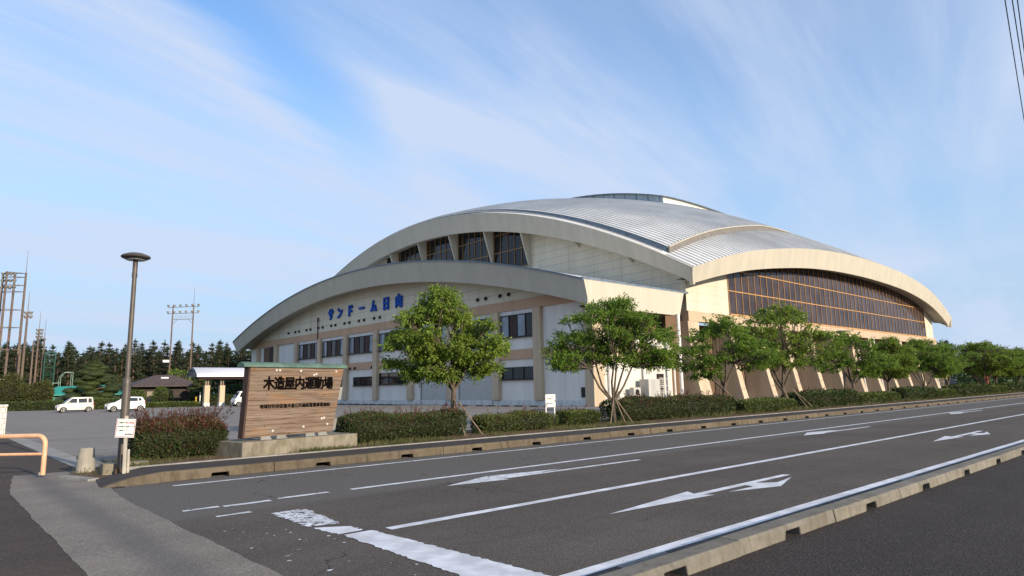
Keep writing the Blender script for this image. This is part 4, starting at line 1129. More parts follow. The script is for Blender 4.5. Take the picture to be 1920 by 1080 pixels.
dup(t3, (48.0, 18.2, .16), 2.3, 'street tree directly behind the distant lamp, midway along the hall side', scale=(1.12, 1.12, 1.0))
dup(t1, (54.4, 18.1, .16), 1.2, 'small street tree with a pointed crown behind the third long hedge', scale=(1.04, 1.04, .98))
dup(t2, (62.5, 18.0, .16), 2.0, 'street tree before the far end of the hall side, last one overlapping the building', scale=.98)
for k, (x, y, s, src, lb_) in enumerate(((70.5, 18.4, 1.05, 0, 'bright green street tree just past the far corner of the hall'), (79.0, 18.0, 1.1, 1, 'second street tree past the far hall corner, above the parked dark car'), (88, 18.4, 1.05, 2, 'street tree beside the red post in the far distance'), (97, 18, 1.1, 0, 'street tree just beyond the red post at the far right'), (108, 18.2, 1.1, 1, 'outermost street tree at the right edge of the photo'))):
    dup((t3, t4, t1)[src], (x, y, .16), k*1.3, lb_, scale=(s*1.35, s*1.35, s*(.80 if k % 3 == 1 else .94)))
# support stakes
SG_ = 'support stakes of the street trees'
def stake(a, b, label, r=.024):
    t = thing('tree_stake', label, 'stake', a, group=SG_)
    mb = MB(); mb.tube([a, b], r, 8); mb.build('pole', 'pole_wood', t, smooth=True)
stake((13.75, 16.75, .15), (13.2, 17.35, 1.25), 'right leaning stake of the rounded street tree nearest the sign')
stake((12.95, 16.65, .15), (13.06, 17.35, 1.3), 'upright stake close against the trunk of the rounded street tree nearest the sign')
stake((20.1, 16.7, .15), (20.65, 16.95, 1.15), 'left leaning stake of the wide street tree at the hall corner')
stake((21.35, 16.55, .15), (20.75, 16.95, 1.2), 'right leaning stake of the wide street tree at the hall corner')
stake((20.75, 16.45, .15), (20.7, 16.9, 1.15), 'middle stake of the wide street tree at the hall corner')
stake((31.3, 16.9, .15), (30.2, 17.6, 1.35), 'stake of the drooping street tree right of the white downpipe')
stake((37.3, 16.6, .15), (36.8, 17.3, 1.4), 'left stake of the tallest leaning street tree')
stake((38.3, 16.7, .15), (36.95, 17.35, 1.35), 'right stake of the tallest leaning street tree')
stake((55.8, 17.0, .15), (54.5, 18.0, 1.3), 'stake of the small street tree behind the third long hedge')
stake((67.6, 17.0, .15), (66.4, 17.6, 1.3), 'farthest stake, in the gap between two distant hedges')

def make_hedge(name, label, x0, x1, y0, y1, z0, h, leaf, L, dens, red=0.0, wisps=0, seed=0, bulge=.12, group='hedges along the planting strip', rot=None):
    r = np.random.default_rng(seed + 100)
    t = thing(name, label, 'hedge', ((x0+x1)/2, (y0+y1)/2, z0), group=group)
    lx, ly = (x1-x0)/2, (y1-y0)/2
    def surf(n, shrink):
        # points on a rounded box, top and sides
        a = np.array([ly*2*h*2, lx*2*h*2, lx*2*ly*2]); w_ = a / a.sum()
        f = r.choice(3, size=n, p=w_); s = r.choice([-1, 1], size=n)
        u, v = r.uniform(-1, 1, n), r.uniform(-1, 1, n)
        P = np.empty((n, 3)); Nn = np.zeros((n, 3))
        m = f == 0; P[m] = np.stack([s[m], u[m], v[m]], 1); Nn[m, 0] = s[m]
        m = f == 1; P[m] = np.stack([u[m], s[m], v[m]], 1); Nn[m, 1] = s[m]
        m = f == 2; P[m] = np.stack([u[m], v[m], np.ones(m.sum())], 1); Nn[m, 2] = 1
        # soften the corners
        X = P[:, 0] * lx; Y = P[:, 1] * ly; Z = (P[:, 2] * .5 + .5) * h
        rc = min(.3, ly*.6, h*.5)
        for A, B, la, lb2 in ((0, 2, lx, h),):
            pass
        ex = np.clip(np.abs(X) - (lx - rc), 0, None); ey = np.clip(np.abs(Y) - (ly - rc), 0, None); ez = np.clip(Z - (h - rc), 0, None)
        d = np.sqrt(ex**2 + ey**2 + ez**2); k = np.where(d > rc, rc / np.maximum(d, 1e-6), 1.0)
        X = np.sign(X) * (np.minimum(np.abs(X), lx - rc) + ex * k); Y = np.sign(Y) * (np.minimum(np.abs(Y), ly - rc) + ey * k); Z = np.minimum(Z, h - rc) + ez * k
        und = 1 - .28 * np.clip(1 - Z / (h*.45), 0, 1) ** 1.5
        wob = 1 + .05 * np.sin(X * 2.1 + seed) + .04 * np.sin(X * 5.3 + Y * 3)
        return np.stack([X * shrink, Y * und * wob * shrink, Z * (1 + .06 * np.sin(X * 1.7 + seed * 2) + .04*np.sin(X*4.1)) * (1 - (1 - shrink) * .7)], 1), Nn
    n = int(dens)
    P, Nn = surf(n, 1.0)
    P = P - Nn * (r.random((n, 1)) ** 1.6) * bulge + r.normal(size=(n, 3)) * .025
    D = Nn + r.normal(size=(n, 3)) * .7; D[:, 2] += .35
    top = P[:, 2] > h * .74
    isred = (r.random(n) < red * np.where(top, 1.0, .12))
    Ls = r.uniform(.7, 1.3, n) * L
    cb = MB(); nx_, s_ = 24, 16; loops = []
    for i in range(nx_ + 1):
        x = -lx*.93 + 2*lx*.93*i/nx_; e = .82 if i in (0, nx_) else 1
        loops.append([(x, (ly - .10)*e*(1.0 if c > 0 else 1)*math.copysign(abs(math.cos(a))**.5, math.cos(a))*(.74 if math.sin(a) < 0 else 1), max(.0, h*.5 - .03 + (h*.5 - .07)*e*math.copysign(abs(math.sin(a))**.6, math.sin(a)) * (1 + .05*math.sin(x*1.7 + seed*2)))) for a, c in [(2*math.pi*k/s_, 1) for k in range(s_)]])
    cb.loft(loops); cb.build('twig_core', 'hedge_core', t, world=False, smooth=True)
    V, F = leaves(P[~isred], D[~isred], Ls[~isred], Ls[~isred] * .5); np_mesh('leaves', V, F, leaf, t)
    if isred.any():
        V, F = leaves(P[isred], D[isred] + np.array([0, 0, .3]), Ls[isred] * 1.1, Ls[isred] * .5); np_mesh('red_tips', V, F, 'leaf_red', t)
    if wisps:
        sb = MB(); Cs, Ds = [], []
        for _ in range(wisps):
            a = r.uniform(-lx, lx) ; b = r.uniform(-ly, ly); l = r.uniform(.08, .38); dx, dy = r.normal(size=2) * .12
            p = Vector((a*.97, b*.9, h*.95)); e = p + Vector((dx + .25*a/lx*.4, dy, l)); sb.tube([p, p.lerp(e, .5) + Vector((dx*.2, 0, .02)), e], [.004, .003, .002], 3)
            k = int(5 + l*30); tt = r.uniform(.2, 1, (k, 1)); Cs.append(np.array(p) + (np.array(e) - np.array(p)) * tt); dd = r.normal(size=(k, 3)); dd[:, 2] += .6; Ds.append(dd)
        sb.build('wispy_shoots', 'hedge_core', t, world=False)
        C, D2 = np.concatenate(Cs), np.concatenate(Ds); V, F = leaves(C, D2, np.full(len(C), L*1.0), np.full(len(C), L*.45)); np_mesh('shoot_leaves', V, F, 'leaf_red', t)
    return t
Z0 = .17
make_hedge('hedge', 'dense shrub block with reddish wispy top between the street lamp and the timber sign', 3.78, 5.72, 16.6, 17.95, Z0, 0.84, 'leaf_hedge', .048, 19000, .62, 230, 1)
make_hedge('hedge', 'clipped reddish hedge between the timber sign and the first street tree', 9.05, 13.2, 16.75, 18.0, Z0, 0.76, 'leaf_hedge', .055, 20000, .16, 60, 2)
make_hedge('hedge', 'low green hedge right of the first street tree, left of the notice board', 13.95, 17.0, 16.75, 17.8, Z0, 0.60, 'leaf_green_hedge', .06, 9000, .18, 14, 3)
make_hedge('hedge', 'tiny leafy bush at the left foot of the notice board', 17.45, 17.85, 17.25, 17.65, Z0, 0.44, 'leaf_green_hedge', .055, 900, 0, 0, 4)
make_hedge('hedge', 'low green hedge between the notice board and the wide street tree', 18.45, 20.3, 17.25, 18.3, Z0, 0.55, 'leaf_green_hedge', .06, 7000, .12, 10, 5)
make_hedge('hedge', 'long tall dark hedge behind the wide street tree at the hall corner', 21.3, 30.2, 17.0, 18.4, Z0, 0.90, 'leaf_hedge', .08, 18000, .2, 60, 6)
make_hedge('hedge', 'low bright clipped hedge right of the drooping street tree', 30.6, 36.3, 16.7, 17.9, Z0, 0.63, 'leaf_green_hedge', .08, 10000, .0, 0, 7)
make_hedge('hedge', 'tall dark hedge right of the leaning street tree stakes', 37.6, 45.6, 16.9, 18.4, Z0, 0.90, 'leaf_hedge', .10, 11000, 0, 30, 8)
make_hedge('hedge', 'low bright hedge in the middle distance below the far lamp', 45.9, 53.0, 16.8, 18.1, Z0, 0.65, 'leaf_green_hedge', .11, 7000, 0, 0, 9)
make_hedge('hedge', 'third tall dark hedge, under the small pointed street tree', 54.6, 61.4, 16.9, 18.3, Z0, 0.88, 'leaf_hedge', .12, 6000, 0, 0, 10)
make_hedge('hedge', 'low bright hedge in front of the last hall buttress', 61.8, 67.0, 16.8, 18.0, Z0, 0.65, 'leaf_green_hedge', .13, 4500, 0, 0, 11)
make_hedge('hedge', 'tall dark hedge beyond the hall, below the parked dark car', 67.8, 78.5, 16.8, 18.3, Z0, 0.92, 'leaf_hedge', .15, 5500, 0, 0, 12)
make_hedge('hedge', 'low bright hedge just left of the red post', 79, 86, 16.9, 18.1, Z0, 0.69, 'leaf_green_hedge', .16, 3500, 0, 0, 13)
make_hedge('hedge', 'farthest hedge running out of the photo at the right edge', 87, 125, 16.9, 18.3, Z0, 0.92, 'leaf_hedge', .2, 8000, 0, 0, 14)
# weeds and dry grass in the planting bed
n = 26000
gx = np.concatenate([rng.uniform(3.3, 22, 14000), rng.uniform(22, 90, 9000), rng.uniform(2.5, 3.8, 1500), rng.uniform(5.7, 9.2, 1500)])
gy = np.concatenate([15.62 + (rng.random(14000) ** 1.7) * 1.5 + .012*0, 16.05 + (rng.random(9000) ** 1.5) * 1.2, rng.uniform(15.4, 17.3, 1500), 15.52 + .0 + rng.random(1500) * .1])
gy = gy + np.maximum(0, gx - 3.2) * .0029
gz = np.where(gx < 3.15, .055, .175)
ok = ~((gx < 3.2) & (gy > 16.43 + (gx - 2.43) * 1.7)) & ~((gx < 3.2) & (gy < 15.45)) & ~((gx < 2.85) & (gy < 16.5 - (gx - 2.42) * 2.9))
gx, gy, gz = gx[ok], gy[ok], gz[ok]
ok = ~((gx > 5.55) & (gx < 9.2) & (gy > 15.55 + (gx - 5.66) * .185))
gx, gy, gz = gx[ok], gy[ok], gz[ok]
keep = (np.sin(gx*1.9) + np.sin(gx*.7 + 1) + np.sin(gy*5 + gx*3.1) + rng.normal(size=len(gx))*.8 > .35); gx, gy, gz = gx[keep], gy[keep], gz[keep]
C = np.stack([gx, gy, gz], 1); D = rng.normal(size=C.shape) * .55; D[:, 2] = np.abs(D[:, 2]) + .7
L_ = rng.uniform(.05, .17, len(gx)) * np.where(gx > 24, 1.7, 1.0)
V, F = leaves(C, D, L_, np.where(gx > 24, .028, .012))
tag(np_mesh('grass', V, F, 'grass'), 'short weedy grass along the edge of the planting strip', 'grass', kind='stuff')
n = 500; C = np.stack([rng.uniform(-8, 60, n), rng.choice([3.44, 3.73], n) + rng.normal(size=n)*.012, np.full(n, .005)], 1)
cl = np.round(C[:, 0] / 2.2) * 2.2 + .05; C[:, 0] = cl + rng.normal(size=n) * .05; D = rng.normal(size=C.shape)*.5; D[:, 2] = .9
sel = rng.random(n) < .5; V, F = leaves(C[sel], D[sel], rng.uniform(.02, .06, sel.sum()), .01)
tag(np_mesh('kerb_weeds', V, F, 'grass'), 'tiny weeds sprouting from the joints of the near kerb', 'weeds', kind='stuff')
# ------------------------------------------------------------------ parked cars
def arc_pts(cx, r, n=9): return [(cx + r*math.cos(math.pi - math.pi*k/n), .24 + r*math.sin(math.pi - math.pi*k/n) + .02) for k in range(n + 1)]
def make_car(name, label, loc, rz, paint, hw, low, roof, belt, wheels, wr, windows, wind, rear, hood_glass=None, group='cars parked in the lot', rim='rim', scale=1.0):
    t = thing(name, label, 'car', loc, rz, group, scale)
    x0, x1 = low[0][0], low[-1][0]
    out = list(low)                                        # upper outline front to rear
    bot = [(x1 - .03, .24)]
    for wx_ in sorted(wheels, reverse=True): bot += arc_pts(wx_, wr + .055)[::-1]
    bot += [(x0 + .03, .24)]
    poly = out + bot
    mb = MB(); mb.prism([(x, -hw, z) for x, z in poly], (0, 2*hw, 0)); body = mb.build('body', paint, t, world=False, bevel=.045)
    hb, ht = hw - .035, hw - .15
    bz, rz_ = belt[0][1], roof[0][1]
    L = []
    for pts, yy in ((belt, hb), (roof, ht)):
        xs = [p[0] for p in pts]; zs = [p[1] for p in pts]
        L.append([(xs[0], -yy*.93, zs[0]), (xs[1], -yy, zs[1]), (xs[2], -yy, zs[2]), (xs[3], -yy*.93, zs[3]), (xs[3], yy*.93, zs[3]), (xs[2], yy, zs[2]), (xs[1], yy, zs[1]), (xs[0], yy*.93, zs[0])])
    top = [(x*1.0, y*.86, z + .045) for x, y, z in L[1]]
    mb = MB(); mb.loft(L + [top]); mb.build('cabin', paint, t, world=False, smooth=True, bevel=.03)
    def side(x, z, s, o=.012): f = (z - bz) / (rz_ - bz); return (x, s * (hb + (ht - hb)*f + o), z)
    for s in (-1, 1):
        for wv in windows:
            a = [side(x, z, s) for x, z in wv]; mb = MB(); mb.prism(a, (0, -s*.02, 0)); mb.build('side_window', 'car_glass', t, world=False)
    for nm, (b, c) in (('windscreen', wind), ('rear_window', rear)):
        sgn_ = -1 if nm == 'windscreen' else 1
        f1, f2 = (b[1] - bz)/(rz_ - bz), (c[1] - bz)/(rz_ - bz); y1, y2 = (hb + (ht-hb)*f1)*.86, (hb + (ht-hb)*f2)*.86
        mb = MB(); mb.prism([(b[0], -y1, b[1]), (b[0], y1, b[1]), (c[0], y2, c[1]), (c[0], -y2, c[1])], (-sgn_*.03, 0, 0)); mb.build(nm, 'car_glass', t, world=False)
    for wx_ in wheels:
        for s in (-1, 1):
            yo = s * (hw - .005)
            def ring(r, dy): return [(wx_ + r*math.cos(q), yo - s*.17 + s*dy, wr + r*math.sin(q)) for q in [2*math.pi*k/20 for k in range(20)]]
            mb = MB(); mb.loft([ring(wr*.9, 0), ring(wr, .02), ring(wr, .15), ring(wr*.93, .175)]); wl = mb.build('wheel', 'dark_band', t, world=False, smooth=True)
            mb = MB(); mb.loft([ring(wr*.66, .14), ring(wr*.66, .178), ring(wr*.58, .178), ring(wr*.52, .15)]); mb.loft([ring(wr*.18, .15), ring(wr*.16, .185)])
            for k in range(5):
                q = 2*math.pi*k/5; c_, s_ = math.cos(q), math.sin(q)
                mb.prism([(wx_ + r*c_ - h*s_, yo - s*.17 + s*.155, wr + r*s_ + h*c_) for r, h in ((wr*.1, -.035), (wr*.56, -.045), (wr*.56, .045), (wr*.1, .035))], (0, s*.02, 0))
            mb.build('rim', rim, wl, world=False)
            mb = MB(); mb.loft([ring(wr*.52, .143), ring(wr*.5, .147)]); mb.build('wheel_back', 'dark', wl, world=False)
    for s in (-1, 1):
        z = low[1][1]
        mb = MB(); mb.box(x0 - .015, x0 + .20, s*(hw - .13) - .13, s*(hw - .13) + .135, z + .02, z + .20); mb.build('headlight', 'head_lens', t, world=False, bevel=.03)
        mb = MB(); mb.box(x1 - .07, x1 + .012, s*(hw - .06) - .07, s*(hw - .06) + .07, .72, 1.05); mb.build('tail_light', 'tail_lens', t, world=False, bevel=.02)
        mb = MB(); mb.box(belt[0][0] + .38, belt[0][0] + .50, s*(hw + .09) - .09, s*(hw + .09) + .07, bz + .02, bz + .16); mb.build('wing_mirror', paint, t, world=False, bevel=.03)
        mb = MB()
        for hx in (.02, .95): mb.box(hx, hx + .16, s*(hw + .006) - .008, s*(hw + .006) + .008, .80, .83)
        mb.build('door_handle', paint, t, world=False)
    mb = MB(); mb.box(x0 - .012, x0 + .05, -.42, .42, .34, .50); mb.build('grille', 'frame_dark', t, world=False)
    mb = MB(); mb.box(x0 - .02, x0 - .0125, -.165, .165, .50, .66); mb.build('number_plate', 'sign_white', t, world=False)
    mb = MB(); mb.box(x0 + .15, x1 - .15, -hw + .12, hw - .12, .16, .30); mb.build('underbody', 'dark', t, world=False)
    return t
make_car('parked_car', 'pearl beige tall hatchback with roof rails, parked left of the lamp post', (12.1, 80.6, 0), 0, 'car_beige', .735,
    [(-1.69, .40), (-1.70, .56), (-1.60, .84), (-1.02, .98), (1.0, 1.02), (1.66, 1.02), (1.69, .62), (1.68, .36)],
    [(-.38, 1.58), (-.2, 1.60), (1.45, 1.60), (1.56, 1.58)], [(-1.08, .97), (-.8, .97), (1.5, 1.0), (1.67, 1.0)], (-1.12, 1.22), .285,
    [[(-.80, 1.04), (.10, 1.04), (.10, 1.50), (-.36, 1.50)], [(.22, 1.04), (1.02, 1.04), (1.02, 1.50), (.22, 1.50)], [(1.14, 1.04), (1.50, 1.04), (1.44, 1.50), (1.14, 1.50)]],
    ((-1.08, 1.02), (-.46, 1.53)), ((1.69, 1.06), (1.60, 1.52)), scale=.93)
make_car('parked_car', 'small white rounded hatchback parked behind the lamp post', (15.9, 76.9, 0), 0, 'car_white', .735,
    [(-1.69, .38), (-1.70, .55), (-1.56, .80), (-.95, .97), (1.0, 1.02), (1.64, 1.03), (1.69, .66), (1.67, .36)],
    [(-.25, 1.42), (0, 1.45), (1.2, 1.42), (1.42, 1.38)], [(-1.05, .96), (-.8, .96), (1.45, 1.0), (1.66, 1.0)], (-1.14, 1.24), .275,
    [[(-.74, 1.03), (.14, 1.03), (.14, 1.37), (-.22, 1.36)], [(.24, 1.03), (.98, 1.03), (.95, 1.36), (.24, 1.37)], [(1.06, 1.05), (1.36, 1.08), (1.24, 1.34), (1.04, 1.36)]],
    ((-1.05, 1.0), (-.33, 1.40)), ((1.67, 1.06), (1.46, 1.35)))
make_car('parked_van', 'white boxy minivan whose nose shows left of the timber sign', (31.3, 85.6, 0), 0, 'car_white', .735,
    [(-1.69, .40), (-1.70, .60), (-1.64, .92), (-1.45, 1.05), (1.0, 1.08), (1.68, 1.08), (1.70, .66), (1.68, .36)],
    [(-1.0, 1.80), (-.8, 1.84), (1.5, 1.84), (1.62, 1.82)], [(-1.5, 1.02), (-1.2, 1.02), (1.5, 1.06), (1.68, 1.06)], (-1.2, 1.2), .28,
    [[(-1.18, 1.12), (-.35, 1.12), (-.35, 1.70), (-.92, 1.70)], [(-.2, 1.12), (.75, 1.12), (.75, 1.70), (-.2, 1.70)], [(.88, 1.12), (1.52, 1.12), (1.48, 1.70), (.88, 1.70)]],
    ((-1.53, 1.08), (-1.08, 1.74)), ((1.70, 1.12), (1.64, 1.72)))
make_car('parked_car', 'pale car at the left edge, only its tail showing behind the gate pillar', (3.9, 88.6, 0), 0, 'car_white', .735,
    [(-1.69, .38), (-1.70, .55), (-1.56, .80), (-.95, .97), (1.0, 1.02), (1.64, 1.03), (1.69, .66), (1.67, .36)],
    [(-.25, 1.46), (0, 1.50), (1.2, 1.48), (1.42, 1.44)], [(-1.05, .96), (-.8, .96), (1.45, 1.0), (1.66, 1.0)], (-1.14, 1.24), .275,
    [[(-.74, 1.03), (.14, 1.03), (.14, 1.40), (-.22, 1.40)], [(.24, 1.03), (.98, 1.03), (.95, 1.40), (.24, 1.40)], [(1.06, 1.05), (1.36, 1.08), (1.24, 1.38), (1.04, 1.40)]],
    ((-1.05, 1.0), (-.33, 1.43)), ((1.67, 1.06), (1.46, 1.39)))
make_car('parked_car', 'dark car with a shiny roof parked beyond the far corner of the hall', (118, 30.5, 0), .3, 'car_black', .85,
    [(-2.2, .40), (-2.22, .58), (-2.0, .86), (-1.1, 1.02), (1.2, 1.06), (2.1, 1.06), (2.2, .66), (2.18, .36)],
    [(-.5, 1.62), (-.2, 1.66), (1.7, 1.64), (1.95, 1.58)], [(-1.3, 1.0), (-1.0, 1.0), (1.9, 1.04), (2.12, 1.04)], (-1.4, 1.4), .32,
    [[(-.95, 1.08), (.1, 1.08), (.1, 1.55), (-.45, 1.55)], [(.22, 1.08), (1.3, 1.08), (1.3, 1.55), (.22, 1.55)]],
    ((-1.3, 1.05), (-.58, 1.57)), ((2.14, 1.10), (2.0, 1.52)))

# ------------------------------------------------------------------ shelter, hut, shed behind the lot
sh = thing('bus_shelter', 'open shelter with a white barrel roof on beige pillars behind the timber sign', 'shelter', (31, 90, 0))
AX0, AX1, AY0, AY1 = 26.3, 39.5, 89.3, 93.6
arcp = [(AY0 + (AY1-AY0)*k/14, 4.0 + 1.05*math.sin(math.pi*k/14)**.8) for k in range(15)]
mb = MB(); mb.loft([[(x, y, z) for y, z in arcp] for x in (AX0, AX1)], closed=False); o = mb.build('barrel_roof', 'shelter_roof', sh, smooth=True)
sm = o.modifiers.new('thick', 'SOLIDIFY'); sm.thickness = .07
mb = MB()
mb.box(AX0, AX1, AY0 - .06, AY0 + .02, 3.78, 4.02); mb.build('eave_beam', 'shelter_roof', sh)
mb = MB()
for x in (AX0 - .05, AX0 + 3.2, AX0 + 6.5, AX1 - .1):
    mb.loft([[(x, y, z - .02), (x + .12, y, z - .02), (x + .12, y, z - .22), (x, y, z - .22)] for y, z in arcp]); mb.box(x, x + .12, AY0 + .1, AY1 - .1, 3.85, 3.97); mb.box(x, x + .12, AY0 + .7, AY1 - .7, 4.35, 4.43)
mb.build('roof_frame', 'gutter_blue', sh)
mb = MB(); mb.box(AX0 + .4, AX1 - .4, AY0 + .6, AY0 + .8, 3.5, 3.8); mb.box(AX0 + .4, AX1 - .4, AY0 + 1.4, AY0 + 1.6, 3.5, 3.8); mb.build('beam', 'wood_dark', sh)
for x in (28.0, 29.9, 36.8):
    for y in (AY0 + 1.5,):
        mb = MB(); mb.box(x - .33, x + .33, y - .33, y + .33, .5, 2.7); pl = mb.build('pillar', 'beige_plain', sh, bevel=.02)
        mb = MB(); mb.box(x - .36, x + .36, y - .36, y + .36, 0, .497); mb.build('pillar_base', 'plinth', pl)
        mb = MB(); mb.box(x - .22, x - .06, y - .12, y + .12, 2.703, 3.5); mb.box(x + .06, x + .22, y - .12, y + .12, 2.703, 3.5); mb.build('timber_post', 'hut_pale', pl)
hut = thing('wooden_hut', 'dark single storey hut with a brown hipped roof behind the white hatchback', 'hut', (26.2, 107, 0))
mb = MB(); mb.box(23.2, 30.6, 104.5, 110, 0, 2.85); mb.build('wall', 'hut_wall', hut)
mb = MB(); mb.loft([[(22.0, 103.3, 2.75), (31.8, 103.3, 2.75), (31.8, 111.2, 2.75), (22.0, 111.2, 2.75)], [(22.0, 103.3, 2.9), (31.8, 103.3, 2.9), (31.8, 111.2, 2.9), (22.0, 111.2, 2.9)], [(25.9, 106.9, 4.5), (27.9, 106.9, 4.5), (27.9, 107.6, 4.5), (25.9, 107.6, 4.5)]]); mb.build('hip_roof', 'hut_roof', hut)
mb = MB(); mb.box(24.2, 27.0, 104.42, 104.497, .5, 2.1); mb.build('pale_panel', 'hut_pale', hut)
mb = MB(); mb.box(26.2, 27.2, 105.6, 105.9, 3.95, 4.15); mb.build('roof_vent', 'shelter_roof', hut)
shed = thing('teal_roofed_shed', 'low shed with a bright teal hipped roof behind the beige car', 'shed', (18, 119, 0))
mb = MB(); mb.box(14.2, 23, 117.4, 122, 0, 1.75); mb.build('wall', 'teal_frame', shed)
mb = MB(); mb.loft([[(13.4, 116.6, 1.75), (24, 116.6, 1.75), (24, 123, 1.75), (13.4, 123, 1.75)], [(13.4, 116.6, 1.9), (24, 116.6, 1.9), (24, 123, 1.9), (13.4, 123, 1.9)], [(15.6, 119.2, 3.1), (22.5, 119.2, 3.3), (22.5, 120.5, 3.3), (15.6, 120.5, 3.1)]]); mb.build('roof', 'teal', shed)
mb = MB(); mb.box(15.5, 17.6, 117.3, 117.397, .1, 1.6); mb.build('doorway', 'dark', shed)
fr = thing('batting_frame', 'light green tubular frame rising behind the teal shed roof', 'frame', (18.9, 142, 0))
mb = MB()
for y in (141.5, 143.5):
    mb.tube([(17.7, y, 0), (17.7, y, 4.0)], .032, 6); mb.tube([(18.8, y, 0), (18.8, y, 5.0), (19.4, y, 5.9), (20.6, y, 5.9)], .032, 6); mb.tube([(17.7, y, 4.0), (18.8, y, 4.0)], .032, 6); mb.tube([(17.7, y, 2.6), (18.8, y, 2.6)], .032, 6); mb.tube([(20.6, y, 5.9), (20.6, y, 0)], .032, 6)
for p in ((17.7, 4.0), (18.8, 5.0), (19.4, 5.9), (20.6, 5.9)): mb.tube([(p[0], 141.5, p[1]), (p[0], 143.5, p[1])], .03, 6)
mb.build('tubes', 'pale_green', fr)
def lattice_tower(name, label, x, y, wd, h, mat, n):
    t = thing(name, label, 'tower', (x, y, 0)); mb = MB(); q = wd/2
    cs = [(x-q, y-q), (x+q, y-q), (x+q, y+q), (x-q, y+q)]
    for a, b in cs: mb.tube([(a, b, 0), (a, b, h)], .07, 5)
    for k in range(n):
        z0, z1 = h*k/n, h*(k+1)/n
        for i in range(4):
            a, b = cs[i], cs[(i+1) % 4]; mb.tube([(*a, z1), (*b, z1)], .045, 4); mb.tube([(*a, z0), (*b, z1)], .04, 4)
    mb.build('lattice', mat, t); return t
lattice_tower('lattice_tower', 'green lattice net tower standing before the pines at the left', 17.6, 147.5, 1.6, 9.7, 'net_green', 7)
# floodlights
def lamp_units(mb, pts):
    for p in pts: mb.lathe([(.02, 0), (.16, .05), (.30, .42), (.31, .46), (.02, .47)], p, 10)
fl = thing('floodlight_mast', 'twin pole floodlight mast with two rows of lamps above the pines, left of the hall', 'floodlight mast', (41, 152.5, 0))
pA, pB = Vector((39.6, 153.6, 0)), Vector((42.75, 150.0, 0)); dd = (pB - pA).normalized()
for p in (pA, pB):
    mb = MB(); mb.tube([p, p + Vector((0, 0, 20.6))], [.20, .13], 10); mb.build('pole', 'pole_rust', fl, smooth=True)
mb = MB()
for z in (18.9, 20.3): mb.tube([pA - dd*1.2 + Vector((0, 0, z)), pB + dd*1.2 + Vector((0, 0, z))], .07, 6)
mb.tube([pA + Vector((0, 0, 17.6)), pB + Vector((0, 0, 17.6))], .06, 6); mb.tube([pA + Vector((0, 0, 16.6)), pA + dd*1.2 + Vector((0, 0, 17.6))], .05, 6); mb.tube([pB + Vector((0, 0, 16.6)), pB - dd*1.2 + Vector((0, 0, 17.6))], .05, 6)
for k in range(15): mb.tube([pA + (pB-pA)*k/14 + Vector((0, 0, 17.6)), pA + (pB-pA)*k/14 + Vector((0, 0, 18.5))], .025, 4)
mb.build('cross_bars', 'steel', fl)
for z in (18.97, 20.37):
    for k in range(6):
        mb = MB(); p = pA - dd*1.1 + (pB - pA + dd*2.2)*k/5 + Vector((0, 0, z)); mb.lathe([(.02, 0), (.16, .05), (.28, .40), (.29, .46), (.02, .47)], p, 10); mb.build('floodlight', 'steel', fl)
mb = MB(); mb.tube([pB + Vector((0, 0, 20.6)), pB + Vector((0, 0, 24.6))], [.05, .02], 5); mb.build('lightning_rod', 'pole_rust', fl)
mb = MB(); p = pA + Vector((-.9, 0, 8.4)); mb.box(p.x - .5, p.x + .7, p.y - .2, p.y + .2, p.z, p.z + .5); mb.build('junction_box', 'sign_white', fl)
tw = thing('floodlight_tower', 'tall floodlight tower of several ringed poles, cut by the left edge', 'floodlight tower', (10.5, 138, 0))
tp = [(12.0, 137.0), (10.6, 138.2), (9.1, 139.6), (9.4, 137.0)]
for x, y in tp:
    mb = MB(); mb.tube([(x, y, 0), (x, y, 22.6)], [.22, .15], 10); mb.build('pole', 'pole_rust', tw, smooth=True)
mb = MB()
for z in (9.5, 13.2, 16.2, 19.3, 20.4, 21.8, 22.5):
    for i in range(4): mb.tube([(*tp[i], z), (*tp[(i+1) % 4], z)], .055, 5)
mb.build('tie_rings', 'pole_rust', tw)
for z in (19.8, 21.0, 22.2):
    for k in range(4):
        mb = MB(); p = Vector((*tp[1], z)).lerp(Vector((*tp[2], z)), k/3); mb.lathe([(.02, 0), (.18, .05), (.32, .42), (.33, .48), (.02, .49)], p, 10); mb.build('floodlight', 'steel', tw)
mb = MB(); mb.tube([(12.0, 137.0, 22.6), (12.0, 137.0, 26.5)], [.05, .02], 5); mb.build('lightning_rod', 'pole_rust', tw)
def light_pole(label, x, y, h, rod, nl):
    t = thing('light_pole', label, 'light pole', (x, y, 0), group='ball field light poles')
    mb = MB(); mb.tube([(x, y, 0), (x, y, h)], [.20, .13], 10); mb.build('pole', 'pole_rust', t, smooth=True)
    for k in range(nl):
        for s in (-.28, .28):
            mb = MB(); mb.lathe([(.02, 0), (.16, .05), (.30, .40), (.31, .46), (.02, .47)], (x + s + .1, y - s, h - .35 - .62*k), 10); mb.build('floodlight', 'steel', t)
    if rod:
        mb = MB(); mb.tube([(x, y, h), (x, y, h + rod)], [.05, .02], 5); mb.build('lightning_rod', 'pole_rust', t)
light_pole('single brown pole with stacked floodlights right of the floodlight tower', 11.6, 124.8, 14.6, 3.2, 2)
light_pole('farther brown pole topped with floodlights left of the green lattice tower', 15.7, 147.9, 13.9, 3.4, 3)
light_pole('bare net pole just left of the farther floodlight pole', 14.9, 146.5, 11.6, 0, 0)
light_pole('bare net pole just right of the farther floodlight pole', 16.7, 148.6, 12.4, 3.6, 0)
light_pole('short bare net pole between the floodlight tower and the stacked floodlight pole', 12.0, 134.5, 9.4, 0, 0)
